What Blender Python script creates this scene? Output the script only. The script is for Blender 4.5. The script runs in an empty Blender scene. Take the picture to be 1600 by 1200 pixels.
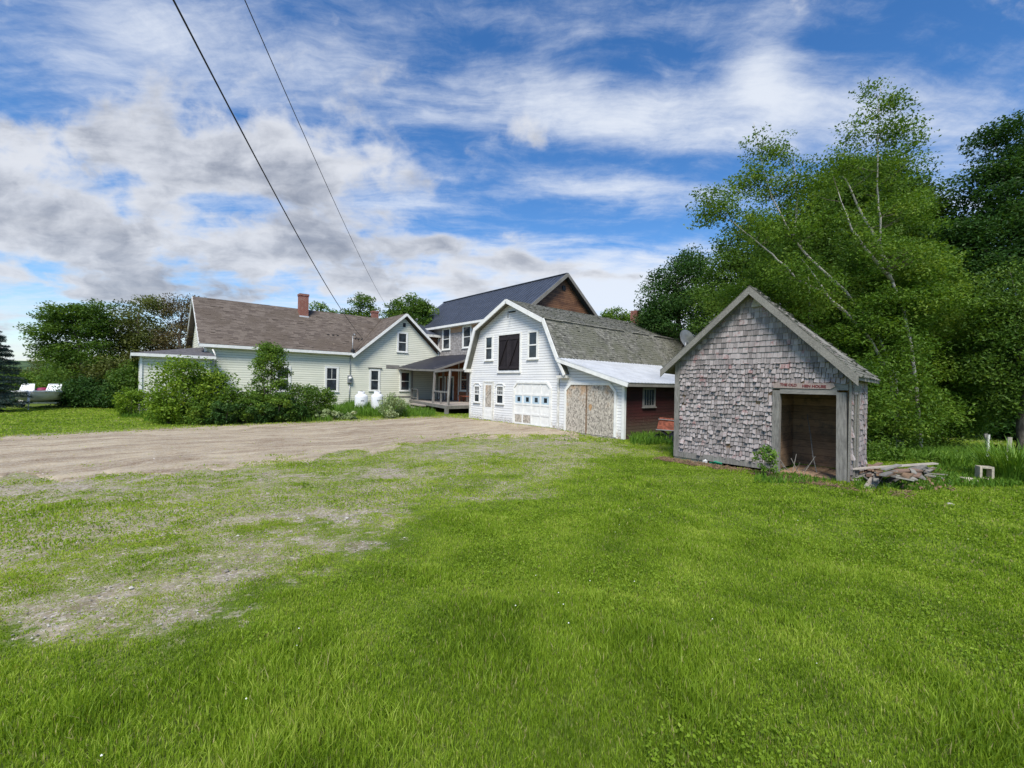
import bpy, bmesh, math, random
import numpy as np
from mathutils import Vector, Matrix

random.seed(7)
RNG = np.random.default_rng(11)
SC = bpy.context.scene
COL = SC.collection
R = math.radians

# ------------------------------------------------------------------ camera
F_PX, RHO, EYE = 688.0, math.atan(0.019), 2.15
cam_d = bpy.data.cameras.new("camera")
cam_d.sensor_width = 36.0
cam_d.lens = F_PX / 1600 * 36
cam_d.clip_start = 0.05
cam_d.clip_end = 2000
cam = bpy.data.objects.new("camera", cam_d)
COL.objects.link(cam)
cr, sr = math.cos(RHO), math.sin(RHO)
m = Matrix(((cr, -sr, 0), (0, 0, -1), (sr, cr, 0)))
cam.matrix_world = Matrix.Translation((0, 0, EYE)) @ m.to_4x4()
SC.camera = cam

# ------------------------------------------------------------------ light
SUN_EL, SUN_AZ = R(52), R(188)      # compass-like, clockwise from +Y: behind and left of the camera
sun_d = bpy.data.lights.new("sun", 'SUN')
sun_d.energy = 3.0
sun_d.angle = R(20)
sun_d.color = (1.0, 0.95, 0.86)
sun = bpy.data.objects.new("sun", sun_d)
COL.objects.link(sun)
sd = Vector((math.sin(SUN_AZ) * math.cos(SUN_EL), math.cos(SUN_AZ) * math.cos(SUN_EL), math.sin(SUN_EL)))
sun.rotation_euler = sd.to_track_quat('Z', 'Y').to_euler()
SC.view_settings.view_transform = 'Standard'
SC.view_settings.look = 'None'
SC.view_settings.exposure = 0.75
SC.view_settings.gamma = 1.0
SC.cycles.use_denoising = True
SC.cycles.max_bounces = 6
SC.cycles.transparent_max_bounces = 6


# ------------------------------------------------------------------ node helpers
class NT:
    def __init__(self, tree):
        self.t = tree

    def n(self, typ, **kw):
        nd = self.t.nodes.new(typ)
        for k, v in kw.items():
            if k.startswith('i_'):
                key = k[2:]
                key = int(key) if key.isdigit() else key.replace('_', ' ')
                self.put(nd.inputs[key], v)
            else:
                setattr(nd, k, v)
        return nd

    def put(self, sock, v):
        if isinstance(v, bpy.types.NodeSocket):
            self.t.links.new(v, sock)
        elif isinstance(v, bpy.types.Node):
            self.t.links.new(v.outputs[0], sock)
        else:
            if sock.type == 'RGBA' and len(v) == 3:
                v = (*v, 1)
            sock.default_value = v

    def math(self, op, a, b=0.0, c=None, clamp=False):
        nd = self.t.nodes.new('ShaderNodeMath')
        nd.operation = op
        nd.use_clamp = clamp
        self.put(nd.inputs[0], a)
        self.put(nd.inputs[1], b)
        if c is not None:
            self.put(nd.inputs[2], c)
        return nd.outputs[0]

    def vmath(self, op, a, b=(0, 0, 0), out=0):
        nd = self.t.nodes.new('ShaderNodeVectorMath')
        nd.operation = op
        self.put(nd.inputs[0], a)
        self.put(nd.inputs[1], b)
        return nd.outputs[out]

    def scale(self, v, s):
        return self.vmath('MULTIPLY', v, s)

    def mix(self, f, a, b, mode='MIX'):
        nd = self.t.nodes.new('ShaderNodeMix')
        nd.data_type = 'RGBA'
        nd.blend_type = mode
        self.put(nd.inputs[0], f)
        self.put(nd.inputs[6], a)
        self.put(nd.inputs[7], b)
        return nd.outputs[2]

    def ramp(self, f, lo, hi, a=0.0, b=1.0):
        nd = self.t.nodes.new('ShaderNodeMapRange')
        nd.interpolation_type = 'SMOOTHSTEP'
        self.put(nd.inputs[0], f)
        for i, v in ((1, lo), (2, hi), (3, a), (4, b)):
            nd.inputs[i].default_value = v
        return nd.outputs[0]

    def noise(self, vec, scale=5, detail=4, rough=0.55, dist=0.0):
        nd = self.t.nodes.new('ShaderNodeTexNoise')
        self.put(nd.inputs['Vector'], vec)
        nd.inputs['Scale'].default_value = scale
        nd.inputs['Detail'].default_value = detail
        nd.inputs['Roughness'].default_value = rough
        nd.inputs['Distortion'].default_value = dist
        return nd.outputs[0]

    def voro(self, vec, scale=5, out=0, feature='F1'):
        nd = self.t.nodes.new('ShaderNodeTexVoronoi')
        nd.feature = feature
        self.put(nd.inputs['Vector'], vec)
        nd.inputs['Scale'].default_value = scale
        return nd.outputs[out]

    def attr(self, name, out=0):
        nd = self.t.nodes.new('ShaderNodeAttribute')
        nd.attribute_name = name
        return nd.outputs[out]

    def sep(self, v):
        nd = self.t.nodes.new('ShaderNodeSeparateXYZ')
        self.put(nd.inputs[0], v)
        return nd.outputs

    def comb(self, x, y, z):
        nd = self.t.nodes.new('ShaderNodeCombineXYZ')
        for i, v in enumerate((x, y, z)):
            self.put(nd.inputs[i], v)
        return nd.outputs[0]

    def bump(self, h, strength=0.5, dist=0.02):
        nd = self.t.nodes.new('ShaderNodeBump')
        nd.inputs['Strength'].default_value = strength
        nd.inputs['Distance'].default_value = dist
        self.put(nd.inputs['Height'], h)
        return nd.outputs[0]


def new_mat(name):
    mt = bpy.data.materials.new(name)
    mt.use_nodes = True
    nt = mt.node_tree
    nt.nodes.clear()
    T = NT(nt)
    out = nt.nodes.new('ShaderNodeOutputMaterial')
    bs = nt.nodes.new('ShaderNodeBsdfPrincipled')
    nt.links.new(bs.outputs[0], out.inputs[0])
    bs.inputs['Roughness'].default_value = 0.8
    bs.inputs['Specular IOR Level'].default_value = 0.3
    obj = T.n('ShaderNodeTexCoord').outputs['Object']
    return mt, T, bs, obj, out


# ------------------------------------------------------------------ world: sky with clouds
world = bpy.data.worlds.new("World")
SC.world = world
world.use_nodes = True
wt = world.node_tree
wt.nodes.clear()
W = NT(wt)
wo = wt.nodes.new('ShaderNodeOutputWorld')
bg = wt.nodes.new('ShaderNodeBackground')
wt.links.new(bg.outputs[0], wo.inputs[0])
sky = W.n('ShaderNodeTexSky')
sky.sky_type = 'NISHITA'
sky.sun_disc = False
sky.sun_elevation = SUN_EL
sky.sun_rotation = SUN_AZ
sky.air_density = 1.0
sky.dust_density = 0.3
sky.ozone_density = 3.0
dirn = W.n('ShaderNodeTexCoord').outputs['Generated']
dx, dy, dz = W.sep(dirn)
# perspective coordinates on the cloud deck
inv = W.math('DIVIDE', 1.0, W.math('ADD', W.math('MAXIMUM', dz, 0.0), 0.16))
pl = W.comb(W.math('MULTIPLY', dx, inv), W.math('MULTIPLY', dy, inv), 0.0)
# forward bearing/height coordinates for where the cloud banks lie
ym = W.math('MAXIMUM', dy, 0.08)
uv = W.comb(W.math('DIVIDE', dx, ym), W.math('DIVIDE', dz, ym), 0.0)


def banks(lst):
    tot = None
    for cx, cy, rx, ry, w in lst:
        u = (cx - 800) / F_PX
        v = ((600 - cy) + 0.019 * (cx - 800)) / F_PX
        d = W.vmath('MULTIPLY', W.vmath('SUBTRACT', uv, (u, v, 0)), (F_PX / rx, F_PX / ry, 0))
        d2 = W.vmath('DOT_PRODUCT', d, d, out=1)
        g = W.math('MULTIPLY', W.math('EXPONENT', W.math('MULTIPLY', d2, -1.0)), w)
        tot = g if tot is None else W.math('ADD', tot, g)
    return tot


wn = W.n('ShaderNodeTexNoise')
W.put(wn.inputs['Vector'], pl)
wn.inputs['Scale'].default_value = 2.2
wn.inputs['Detail'].default_value = 5
plw = W.vmath('ADD', pl, W.vmath('MULTIPLY', W.vmath('SUBTRACT', wn.outputs['Color'], (0.5, 0.5, 0.5)), (0.22, 0.22, 0)))
uvw = W.vmath('ADD', uv, W.vmath('MULTIPLY', W.vmath('SUBTRACT', wn.outputs['Color'], (0.5, 0.5, 0.5)), (0.16, 0.10, 0)))


def gain(v, g):
    return W.math('ADD', W.math('MULTIPLY', W.math('SUBTRACT', v, 0.5), g), 0.5)


# high wispy cloud: fine stretched noise
rot = W.n('ShaderNodeMapping')
rot.inputs['Rotation'].default_value = (0, 0, R(35))
rot.inputs['Scale'].default_value = (0.55, 1.7, 1)
W.put(rot.inputs['Vector'], plw)
rot2 = W.n('ShaderNodeMapping')
rot2.inputs['Rotation'].default_value = (0, 0, R(-20))
rot2.inputs['Scale'].default_value = (0.5, 2.2, 1)
W.put(rot2.inputs['Vector'], plw)
n_c = W.math('ADD', W.math('ADD', W.math('MULTIPLY', gain(W.noise(rot.outputs[0], 1.7, 12, 0.64), 1.9), 0.44), W.math('MULTIPLY', gain(W.noise(rot2.outputs[0], 3.4, 12, 0.64), 1.9), 0.34)), W.math('MULTIPLY', gain(W.noise(plw, 6.5, 10, 0.7), 1.8), 0.22))
uv_keep = uv
uv = uvw
m_c = banks([(1040, 185, 330, 44, 0.36), (870, 140, 130, 45, 0.30), (1180, 120, 60, 70, 0.22), (1420, 150, 240, 60, 0.26), (1210, 70, 50, 80, 0.2),
             (430, 80, 300, 90, 0.24), (250, 300, 420, 120, 0.20), (960, 300, 190, 30, 0.38), (620, 290, 90, 90, 0.20), (960, 450, 330, 70, 0.55), (680, 160, 120, 30, 0.14),
             (1520, 330, 170, 120, 0.30), (240, 60, 230, 90, 0.16), (700, 560, 1300, 110, 0.3), (1190, 40, 120, 60, -0.05), (720, 30, 200, 40, 0.12), (1000, 30, 200, 30, 0.10),
             (760, 90, 80, 40, -0.10), (640, 225, 70, 50, -0.14), (1030, 360, 170, 22, -0.10), (960, 90, 90, 35, -0.12)])
c_f = W.ramp(W.math('ADD', n_c, m_c), 0.50, 1.10)
# low heavy cloud
n_h = gain(W.noise(plw, 2.4, 9, 0.56), 1.7)
n_h2 = gain(W.noise(uvw, 5.2, 9, 0.56), 1.7)
hf = W.math('ADD', W.math('MULTIPLY', n_h, 0.45), W.math('MULTIPLY', n_h2, 0.55))
m_h = banks([(150, 230, 340, 66, 0.26), (430, 262, 220, 52, 0.28), (60, 335, 330, 44, 0.25),
             (330, 385, 420, 34, 0.26), (60, 440, 340, 32, 0.24), (820, 412, 95, 16, 0.34), (815, 200, 85, 40, 0.26),
             (660, 380, 70, 18, 0.3), (960, 440, 60, 12, 0.30), (620, 440, 180, 24, 0.26), (570, 330, 90, 34, 0.24),
             (360, 316, 100, 16, -0.22), (60, 478, 120, 9, -0.2), (210, 285, 60, 12, -0.14),
             (900, 300, 400, 80, -0.2), (1250, 200, 420, 190, -0.28), (900, 60, 350, 80, -0.22), (130, 30, 300, 70, -0.1)])
h_s = W.math('ADD', hf, m_h)
uv = uv_keep
h_f = W.ramp(h_s, 0.50, 0.72)
shn = W.n('ShaderNodeMapping')
shn.inputs['Scale'].default_value = (1.0, 2.7, 1)
W.put(shn.inputs['Vector'], uvw)
shade = W.math('ADD', W.math('MULTIPLY', gain(W.noise(shn.outputs[0], 3.2, 10, 0.58), 2.1), 0.7), W.math('MULTIPLY', gain(W.noise(uvw, 9, 8, 0.62), 1.6), 0.3))
th_n = W.math('ADD', shade, W.math('MULTIPLY', W.math('SUBTRACT', h_s, 0.72), 0.9))
thick = W.ramp(th_n, 0.26, 0.92)
blue = W.n('ShaderNodeHueSaturation')
blue.inputs['Hue'].default_value = 0.505
blue.inputs['Saturation'].default_value = 1.28
blue.inputs['Value'].default_value = 1.02
W.put(blue.inputs['Color'], sky.outputs[0])
SKY_STR = 0.10
CL = 1.0 / SKY_STR
SKG = 1.0
grey = tuple(c * CL * SKG for c in (0.165, 0.185, 0.232))
lite = tuple(c * CL * SKG for c in (0.46, 0.475, 0.51))
cir = tuple(c * CL * SKG for c in (0.50, 0.53, 0.58))
s1 = W.mix(W.math('MULTIPLY', c_f, 0.90), blue.outputs[0], cir)
hc = W.mix(thick, lite, grey)
s2 = W.mix(W.math('MULTIPLY', h_f, 0.94), s1, hc)
low = W.ramp(dz, 0.0, 0.16, 0.30, 0.0)
s3 = W.mix(low, s2, tuple(c * CL * SKG for c in (0.40, 0.45, 0.51)))
W.put(bg.inputs['Color'], s3)
bg.inputs['Strength'].default_value = SKY_STR

# ------------------------------------------------------------------ site geometry helpers
TH = math.atan2(690, 790)
AX = np.array([math.cos(TH), math.sin(TH), 0.0])
BX = np.array([math.sin(TH), -math.cos(TH), 0.0])
ORG = np.array([4.4595, 17.4684, 0.0])


def sst(x, a, b):
    t = np.clip((x - a) / (b - a), 0, 1)
    return t * t * (3 - 2 * t)


def ground_h(x, y):
    x = np.asarray(x, float)
    y = np.asarray(y, float)
    d = np.hypot(x, y)
    a = (x - ORG[0]) * AX[0] + (y - ORG[1]) * AX[1]
    b = (x - ORG[0]) * BX[0] + (y - ORG[1]) * BX[1]
    h = 0.45 * np.exp(-(d / 6.5) ** 2)
    h = h + 0.14 * sst(-b, 0.5, 4.5) * sst(a, -6, -1.5)
    h = h + 0.03 * np.sin(x * 0.55 + 1) * np.cos(y * 0.5) * sst(d, 3, 9) * (1 - sst(d, 9, 14))
    return h


def ray(px, py):
    x = px - 800.0
    y = 600.0 - py
    return np.array([x * cr - y * sr, F_PX, x * sr + y * cr])


def at(px, py, depth):
    r = ray(px, py)
    return np.array([0, 0, EYE]) + r * (depth / F_PX)


def gnd(px, py, z=None):
    h = 0.0 if z is None else z
    r = ray(px, py)
    for _ in range(6):
        k = (h - EYE) / r[2]
        p = np.array([r[0] * k, r[1] * k, h])
        if z is not None:
            break
        h = float(ground_h(p[0], p[1]))
    return p


def project(x, y, z):
    y = np.maximum(y, 0.05)
    u = x * F_PX / y
    v = (z - EYE) * F_PX / y
    return 800 + u * cr + v * sr, 600 - (-u * sr + v * cr)


def fit_n(a, b):
    """building coordinates -> site coordinates"""
    p = ORG + AX * a + BX * b
    return p[0], p[1]


# ------------------------------------------------------------------ object helpers
def tag(o, label=None, cat=None, group=None, kind=None):
    if label: o['label'] = label
    if cat: o['category'] = cat
    if group: o['group'] = group
    if kind: o['kind'] = kind
    return o


def empty(name, loc, rz=0.0, label=None, cat=None, group=None):
    o = bpy.data.objects.new(name, None)
    COL.objects.link(o)
    o.location = loc
    o.rotation_euler = (0, 0, rz)
    o.empty_display_size = 0.2
    return tag(o, label, cat, group)


def np_mesh(name, V, Q, mats, tint=None, midx=None, smooth=False):
    me = bpy.data.meshes.new(name)
    V = np.asarray(V, np.float32)
    Q = np.asarray(Q, np.int32)
    me.vertices.add(len(V))
    me.vertices.foreach_set('co', V.ravel())
    k = Q.shape[1]
    me.loops.add(Q.size)
    me.loops.foreach_set('vertex_index', Q.ravel())
    me.polygons.add(len(Q))
    me.polygons.foreach_set('loop_start', np.arange(0, Q.size, k, dtype=np.int32))
    me.polygons.foreach_set('loop_total', np.full(len(Q), k, np.int32))
    if midx is not None:
        me.polygons.foreach_set('material_index', np.asarray(midx, np.int32))
    me.polygons.foreach_set('use_smooth', np.full(len(Q), smooth))
    me.update(calc_edges=True)
    if tint is not None:
        at_ = me.attributes.new('tint', 'FLOAT', 'POINT')
        at_.data.foreach_set('value', np.asarray(tint, np.float32))
    for mt in (mats if isinstance(mats, (list, tuple)) else [mats]):
        me.materials.append(mt)
    return me


def link(name, me, parent=None):
    o = bpy.data.objects.new(name, me)
    COL.objects.link(o)
    if parent is not None:
        o.parent = parent
    return o


class MB:
    """collects polygons, built as one mesh object"""

    def __init__(self):
        self.v, self.f, self.t = [], [], []

    def add(self, vs, fs, tint=0.5):
        n = len(self.v)
        self.v += [tuple(map(float, p)) for p in vs]
        self.f += [tuple(i + n for i in f) for f in fs]
        self.t += [tint] * len(vs)
        return self

    def box(self, x0, x1, y0, y1, z0, z1, tint=0.5):
        vs = [(x, y, z) for x in (x0, x1) for y in (y0, y1) for z in (z0, z1)]
        return self.add(vs, [(0, 1, 3, 2), (4, 6, 7, 5), (0, 4, 5, 1), (2, 3, 7, 6), (0, 2, 6, 4), (1, 5, 7, 3)], tint)

    def prism(self, pts, vec, tint=0.5):
        """flat outline pts extruded by vec"""
        n = len(pts)
        vec = Vector(vec)
        a = [Vector(p) for p in pts]
        b = [p + vec for p in a]
        fs = [tuple(range(n)), tuple(range(2 * n - 1, n - 1, -1))]
        fs += [(i, (i + 1) % n, n + (i + 1) % n, n + i) for i in range(n)]
        return self.add(a + b, fs, tint)

    def bar(self, p, q, w, h=None, up=(0, 0, 1), tint=0.5):
        """box from p to q with section w x h"""
        h = w if h is None else h
        p, q = Vector(p), Vector(q)
        d = (q - p).normalized()
        s = d.cross(Vector(up))
        if s.length < 1e-4:
            s = d.cross(Vector((1, 0, 0)))
        s.normalize()
        u = s.cross(d).normalized()
        o = [(-s * w / 2 - u * h / 2), (s * w / 2 - u * h / 2), (s * w / 2 + u * h / 2), (-s * w / 2 + u * h / 2)]
        return self.prism([p + k for k in o], q - p, tint)

    def tube(self, pts, rad, n=8, tint=0.5, cap=True):
        pts = [Vector(p) for p in pts]
        rads = rad if isinstance(rad, (list, tuple)) else [rad] * len(pts)
        vs, fs = [], []
        ref = Vector((0.31, 0.83, 0.47))
        for i, p in enumerate(pts):
            d = (pts[min(i + 1, len(pts) - 1)] - pts[max(i - 1, 0)]).normalized()
            s = d.cross(ref)
            if s.length < 0.05:
                s = d.cross(Vector((1, 0, 0)))
            s.normalize()
            u = s.cross(d)
            for k in range(n):
                a = 2 * math.pi * k / n
                vs.append(p + (s * math.cos(a) + u * math.sin(a)) * rads[i])
        for i in range(len(pts) - 1):
            for k in range(n):
                fs.append((i * n + k, i * n + (k + 1) % n, (i + 1) * n + (k + 1) % n, (i + 1) * n + k))
        if cap:
            fs.append(tuple(range(n - 1, -1, -1)))
            fs.append(tuple(range((len(pts) - 1) * n, len(pts) * n)))
        return self.add(vs, fs, tint)

    def lathe(self, cx, cy, prof, n=24, tint=0.5):
        vs, fs = [], []
        for r, z in prof:
            for k in range(n):
                a = 2 * math.pi * k / n
                vs.append((cx + r * math.cos(a), cy + r * math.sin(a), z))
        for i in range(len(prof) - 1):
            for k in range(n):
                fs.append((i * n + k, i * n + (k + 1) % n, (i + 1) * n + (k + 1) % n, (i + 1) * n + k))
        return self.add(vs, fs, tint)

    def build(self, name, mats, parent=None, bevel=0.0, smooth=False):
        me = bpy.data.meshes.new(name)
        me.from_pydata(self.v, [], self.f)
        bm = bmesh.new()
        bm.from_mesh(me)
        lay = bm.verts.layers.float.new('tint')
        for v, t in zip(bm.verts, self.t):
            v[lay] = t
        bmesh.ops.recalc_face_normals(bm, faces=bm.faces)
        if bevel > 0:
            bmesh.ops.bevel(bm, geom=list(bm.edges), offset=bevel, segments=1, affect='EDGES', clamp_overlap=True)
        bm.to_mesh(me)
        bm.free()
        if smooth:
            me.polygons.foreach_set('use_smooth', [True] * len(me.polygons))
        for mt in (mats if isinstance(mats, (list, tuple)) else [mats]):
            me.materials.append(mt)
        return link(name, me, parent)


def shingle_field(mb_list, org, U, V, Nn, vmax, course, wmin, wmax, spans, thick=0.012, jit=0.012, seed=1, v0=0.0, skip=0.0, lift=0.0, gap=0.004):
    """rows of separate overlapping shingles on a plane. spans(v_lo, v_hi)->[(u0,u1)..]. appends (V, Q, tint)"""
    rg = np.random.default_rng(seed)
    org, U, V, Nn = (np.array(k, float) for k in (org, U, V, Nn))
    verts, quads, tints = [], [], []
    v = v0
    row = 0
    while v < vmax:
        for (u0, u1) in spans(v, min(v + course, vmax)):
            u = u0 - rg.random() * wmax * 0.6
            while u < u1:
                w = rg.uniform(wmin, wmax)
                a, b = max(u, u0), min(u + w - gap, u1)
                u += w
                if b - a < 0.012 or rg.random() < skip:
                    continue
                lo = v + rg.normal() * jit
                hi = min(v + course * 1.35, vmax + 0.02)
                t = thick * rg.uniform(0.8, 1.5) + (rg.random() < 0.12) * lift * rg.random()
                sk = rg.normal() * jit * 0.6
                tn = rg.random()
                base = len(verts)
                for (uu, vv, nn) in ((a, lo + sk, t), (b, lo - sk, t * rg.uniform(0.85, 1.15)), (b, hi, 0.003), (a, hi, 0.003), (a, lo + sk, 0), (b, lo - sk, 0)):
                    verts.append(org + U * uu + V * vv + Nn * nn)
                    tints.append(tn)
                quads += [(base, base + 1, base + 2, base + 3), (base + 4, base + 5, base + 1, base),
                          (base + 4, base, base + 3, base + 3), (base + 1, base + 5, base + 2, base + 2)]
        v += course
        row += 1
    mb_list.append((np.array(verts), quads, tints))


def build_shingles(name, parts, mat, parent):
    V, F, T = [], [], []
    off = 0
    for v, q, t in parts:
        V.append(v)
        for f in q:
            g = tuple(i + off for i in f)
            if g[2] == g[3]:
                g = g[:3]
            F.append(g)
        T += list(t)
        off += len(v)
    me = bpy.data.meshes.new(name)
    me.from_pydata(np.concatenate(V).tolist(), [], F)
    a = me.attributes.new('tint', 'FLOAT', 'POINT')
    a.data.foreach_set('value', np.array(T, np.float32))
    me.materials.append(mat)
    return link(name, me, parent)


# ------------------------------------------------------------------ materials
def m_plain(name, col, rough=0.7, var=0.12, nscale=3.0, metal=0.0, bump=0.0, spec=0.3):
    mt, T, bs, ob, _ = new_mat(name)
    n = T.noise(ob, nscale, 5, 0.6)
    c = T.mix(T.ramp(n, 0.3, 0.7), tuple(k * (1 - var) for k in col), tuple(min(1, k * (1 + var)) for k in col))
    T.put(bs.inputs['Base Color'], c)
    bs.inputs['Roughness'].default_value = rough
    bs.inputs['Metallic'].default_value = metal
    bs.inputs['Specular IOR Level'].default_value = spec
    if bump:
        T.put(bs.inputs['Normal'], T.bump(T.noise(ob, nscale * 8, 4), bump, 0.01))
    return mt


def m_clap(name, col, col2, spacing=0.115, dirt=(0.25, 0.2, 0.14), low=0.6, gap=0.35, weather=0.25, seed=0.0, zbase=0.15):
    """lapped horizontal boards with weathering"""
    mt, T, bs, ob, _ = new_mat(name)
    x, y, z = T.sep(ob)
    s = T.math('ADD', x, y)
    sag = T.math('MULTIPLY', T.math('SUBTRACT', T.noise(T.scale(ob, (0.8, 0.8, 0.4)), 0.8, 2), 0.5), 0.05)
    zz = T.math('DIVIDE', T.math('ADD', z, sag), spacing)
    fr = T.math('FRACT', zz)
    rowid = T.math('FLOOR', zz)
    brd = T.noise(T.comb(T.math('MULTIPLY', s, 0.35), T.math('MULTIPLY', rowid, 7.3), seed), 1.0, 1)
    n1 = T.noise(ob, 1.3, 6, 0.62)
    n2 = T.noise(T.scale(ob, (3, 3, 22)), 2.5, 5, 0.65)
    f = T.math('ADD', T.math('MULTIPLY', n1, 0.5), T.math('MULTIPLY', brd, 0.5))
    c = T.mix(T.ramp(f, 0.35, 0.65), col, col2)
    # worn paint showing wood
    wl = T.math('SUBTRACT', zbase + low, z)
    worn = T.math('ADD', T.math('MULTIPLY', T.math('MAXIMUM', wl, 0.0), 0.35), n2)
    c = T.mix(T.math('MULTIPLY', T.ramp(worn, 0.58, 0.76), weather * 2.0, clamp=True), c, dirt)
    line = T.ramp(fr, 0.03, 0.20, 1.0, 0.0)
    c = T.mix(T.math('MULTIPLY', line, gap), c, tuple(k * 0.35 for k in col2))  # dark line at each lap: the lap shadow painted into the colour
    T.put(bs.inputs['Base Color'], c)
    bs.inputs['Roughness'].default_value = 0.6
    T.put(bs.inputs['Normal'], T.bump(T.math('SUBTRACT', 1.0, fr), 0.9, 0.02))
    return mt


def m_shingle(name, c1, c2, c3=None, moss=0.0, mosscol=(0.09, 0.10, 0.04), rough=0.9, patch=1.0, streak=(14, 14, 1.2), stain=None, stain_lo=0.55):
    """per-shingle tone from the tint attribute plus grain and stains"""
    mt, T, bs, ob, _ = new_mat(name)
    t = T.attr('tint', 2)
    grain = T.noise(T.scale(ob, streak), 2.0, 4, 0.6)
    f = T.math('ADD', T.math('MULTIPLY', t, 0.42), T.math('MULTIPLY', grain, 0.58))
    c = T.mix(T.ramp(f, 0.12, 0.85), c1, c2)
    if c3 is not None:
        c = T.mix(T.ramp(T.noise(ob, patch, 5, 0.6), 0.48, 0.66), c, c3)
    if moss:
        mo = T.noise(ob, 1.7, 7, 0.7)
        c = T.mix(T.math('MULTIPLY', T.ramp(mo, 0.42, 0.66), moss), c, mosscol)
    if stain is not None:
        st = T.noise(ob, 3.1, 6, 0.72)
        c = T.mix(T.math('MULTIPLY', T.ramp(T.math('ADD', st, T.math('MULTIPLY', T.math('SUBTRACT', t, 0.5), 0.12)), stain_lo, stain_lo + 0.12), 0.75), c, stain)
    T.put(bs.inputs['Base Color'], c)
    bs.inputs['Roughness'].default_value = rough
    bs.inputs['Specular IOR Level'].default_value = 0.2
    T.put(bs.inputs['Normal'], T.bump(grain, 0.4, 0.006))
    return mt


def m_wood(name, c1, c2, grain=(1, 1, 12), planks=None, rough=0.85, plank_axis=2, stain=None):
    mt, T, bs, ob, _ = new_mat(name)
    g = T.noise(T.scale(ob, grain), 4.0, 6, 0.65, 0.3)
    big = T.noise(ob, 1.6, 4, 0.6)
    t = T.attr('tint', 2)
    f = T.math('ADD', T.math('MULTIPLY', g, 0.55), T.math('ADD', T.math('MULTIPLY', big, 0.25), T.math('MULTIPLY', t, 0.2)))
    h = g
    if planks:
        z = T.sep(ob)[plank_axis]
        zz = T.math('DIVIDE', z, planks)
        fr = T.math('FRACT', zz)
        idn = T.noise(T.comb(T.math('MULTIPLY', T.math('FLOOR', zz), 3.7), 0.0, 0.0), 1.3, 0)
        f = T.math('ADD', T.math('MULTIPLY', f, 0.65), T.math('MULTIPLY', idn, 0.35))
        ln = T.ramp(fr, 0.0, 0.09, 1.0, 0.0)
    c = T.mix(T.ramp(f, 0.3, 0.68), c1, c2)
    if stain is not None:
        c = T.mix(T.ramp(T.noise(ob, 2.3, 6, 0.7), 0.5, 0.66), c, stain)
    if planks:
        c = T.mix(T.math('MULTIPLY', ln, 0.75), c, tuple(k * 0.2 for k in c1))
    T.put(bs.inputs['Base Color'], c)
    bs.inputs['Roughness'].default_value = rough
    bs.inputs['Specular IOR Level'].default_value = 0.2
    T.put(bs.inputs['Normal'], T.bump(h, 0.5, 0.008))
    return mt


def m_glass(name, tint=(0.02, 0.025, 0.03)):
    mt, T, bs, ob, _ = new_mat(name)
    c = T.mix(T.ramp(T.noise(ob, 1.5, 3), 0.4, 0.65), tint, tuple(k * 2.2 for k in tint))
    T.put(bs.inputs['Base Color'], c)
    bs.inputs['Roughness'].default_value = 0.06
    bs.inputs['Specular IOR Level'].default_value = 0.5
    T.put(bs.inputs['Normal'], T.bump(T.noise(ob, 1.2, 2), 0.15, 0.02))
    return mt


def m_brick(name):
    mt, T, bs, ob, _ = new_mat(name)
    x, y, z = T.sep(ob)
    v = T.comb(T.math('ADD', x, y), z, 0.0)
    br = T.n('ShaderNodeTexBrick')
    T.put(br.inputs['Vector'], v)
    for k, val in (('Scale', 1.0), ('Mortar Size', 0.012), ('Brick Width', 0.21), ('Row Height', 0.075)):
        br.inputs[k].default_value = val
    br.inputs['Color1'].default_value = (0.24, 0.05, 0.032, 1)
    br.inputs['Color2'].default_value = (0.19, 0.045, 0.035, 1)
    br.inputs['Mortar'].default_value = (0.26, 0.19, 0.15, 1)
    c = T.mix(T.ramp(T.noise(ob, 4, 5), 0.5, 0.8, 0, 0.35), br.outputs[0], (0.42, 0.33, 0.28))
    T.put(bs.inputs['Base Color'], c)
    T.put(bs.inputs['Normal'], T.bump(br.outputs['Fac'], -0.4, 0.01))
    return mt


def m_osb(name, warm=0.0):
    mt, T, bs, ob, _ = new_mat(name)
    vc = T.voro(T.scale(ob, (1, 1, 0.6)), 24, 1)
    r_, g_, b_ = T.sep(vc)
    c = T.mix(r_, (0.25, 0.225, 0.19), (0.60, 0.54, 0.455))
    x, y, z = T.sep(ob)
    w = T.ramp(T.math('ADD', T.noise(ob, 2.2, 4), T.math('MULTIPLY', T.math('SUBTRACT', z, 1.6), 0.22)), 0.5, 0.78)
    c = T.mix(T.math('MULTIPLY', w, 0.7), c, (0.46, 0.27, 0.13))
    c = T.mix(T.math('MULTIPLY', T.ramp(g_, 0.75, 0.95), 0.6), c, (0.07, 0.06, 0.055))
    T.put(bs.inputs['Base Color'], c)
    T.put(bs.inputs['Normal'], T.bump(g_, 0.3, 0.005))
    return mt


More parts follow.
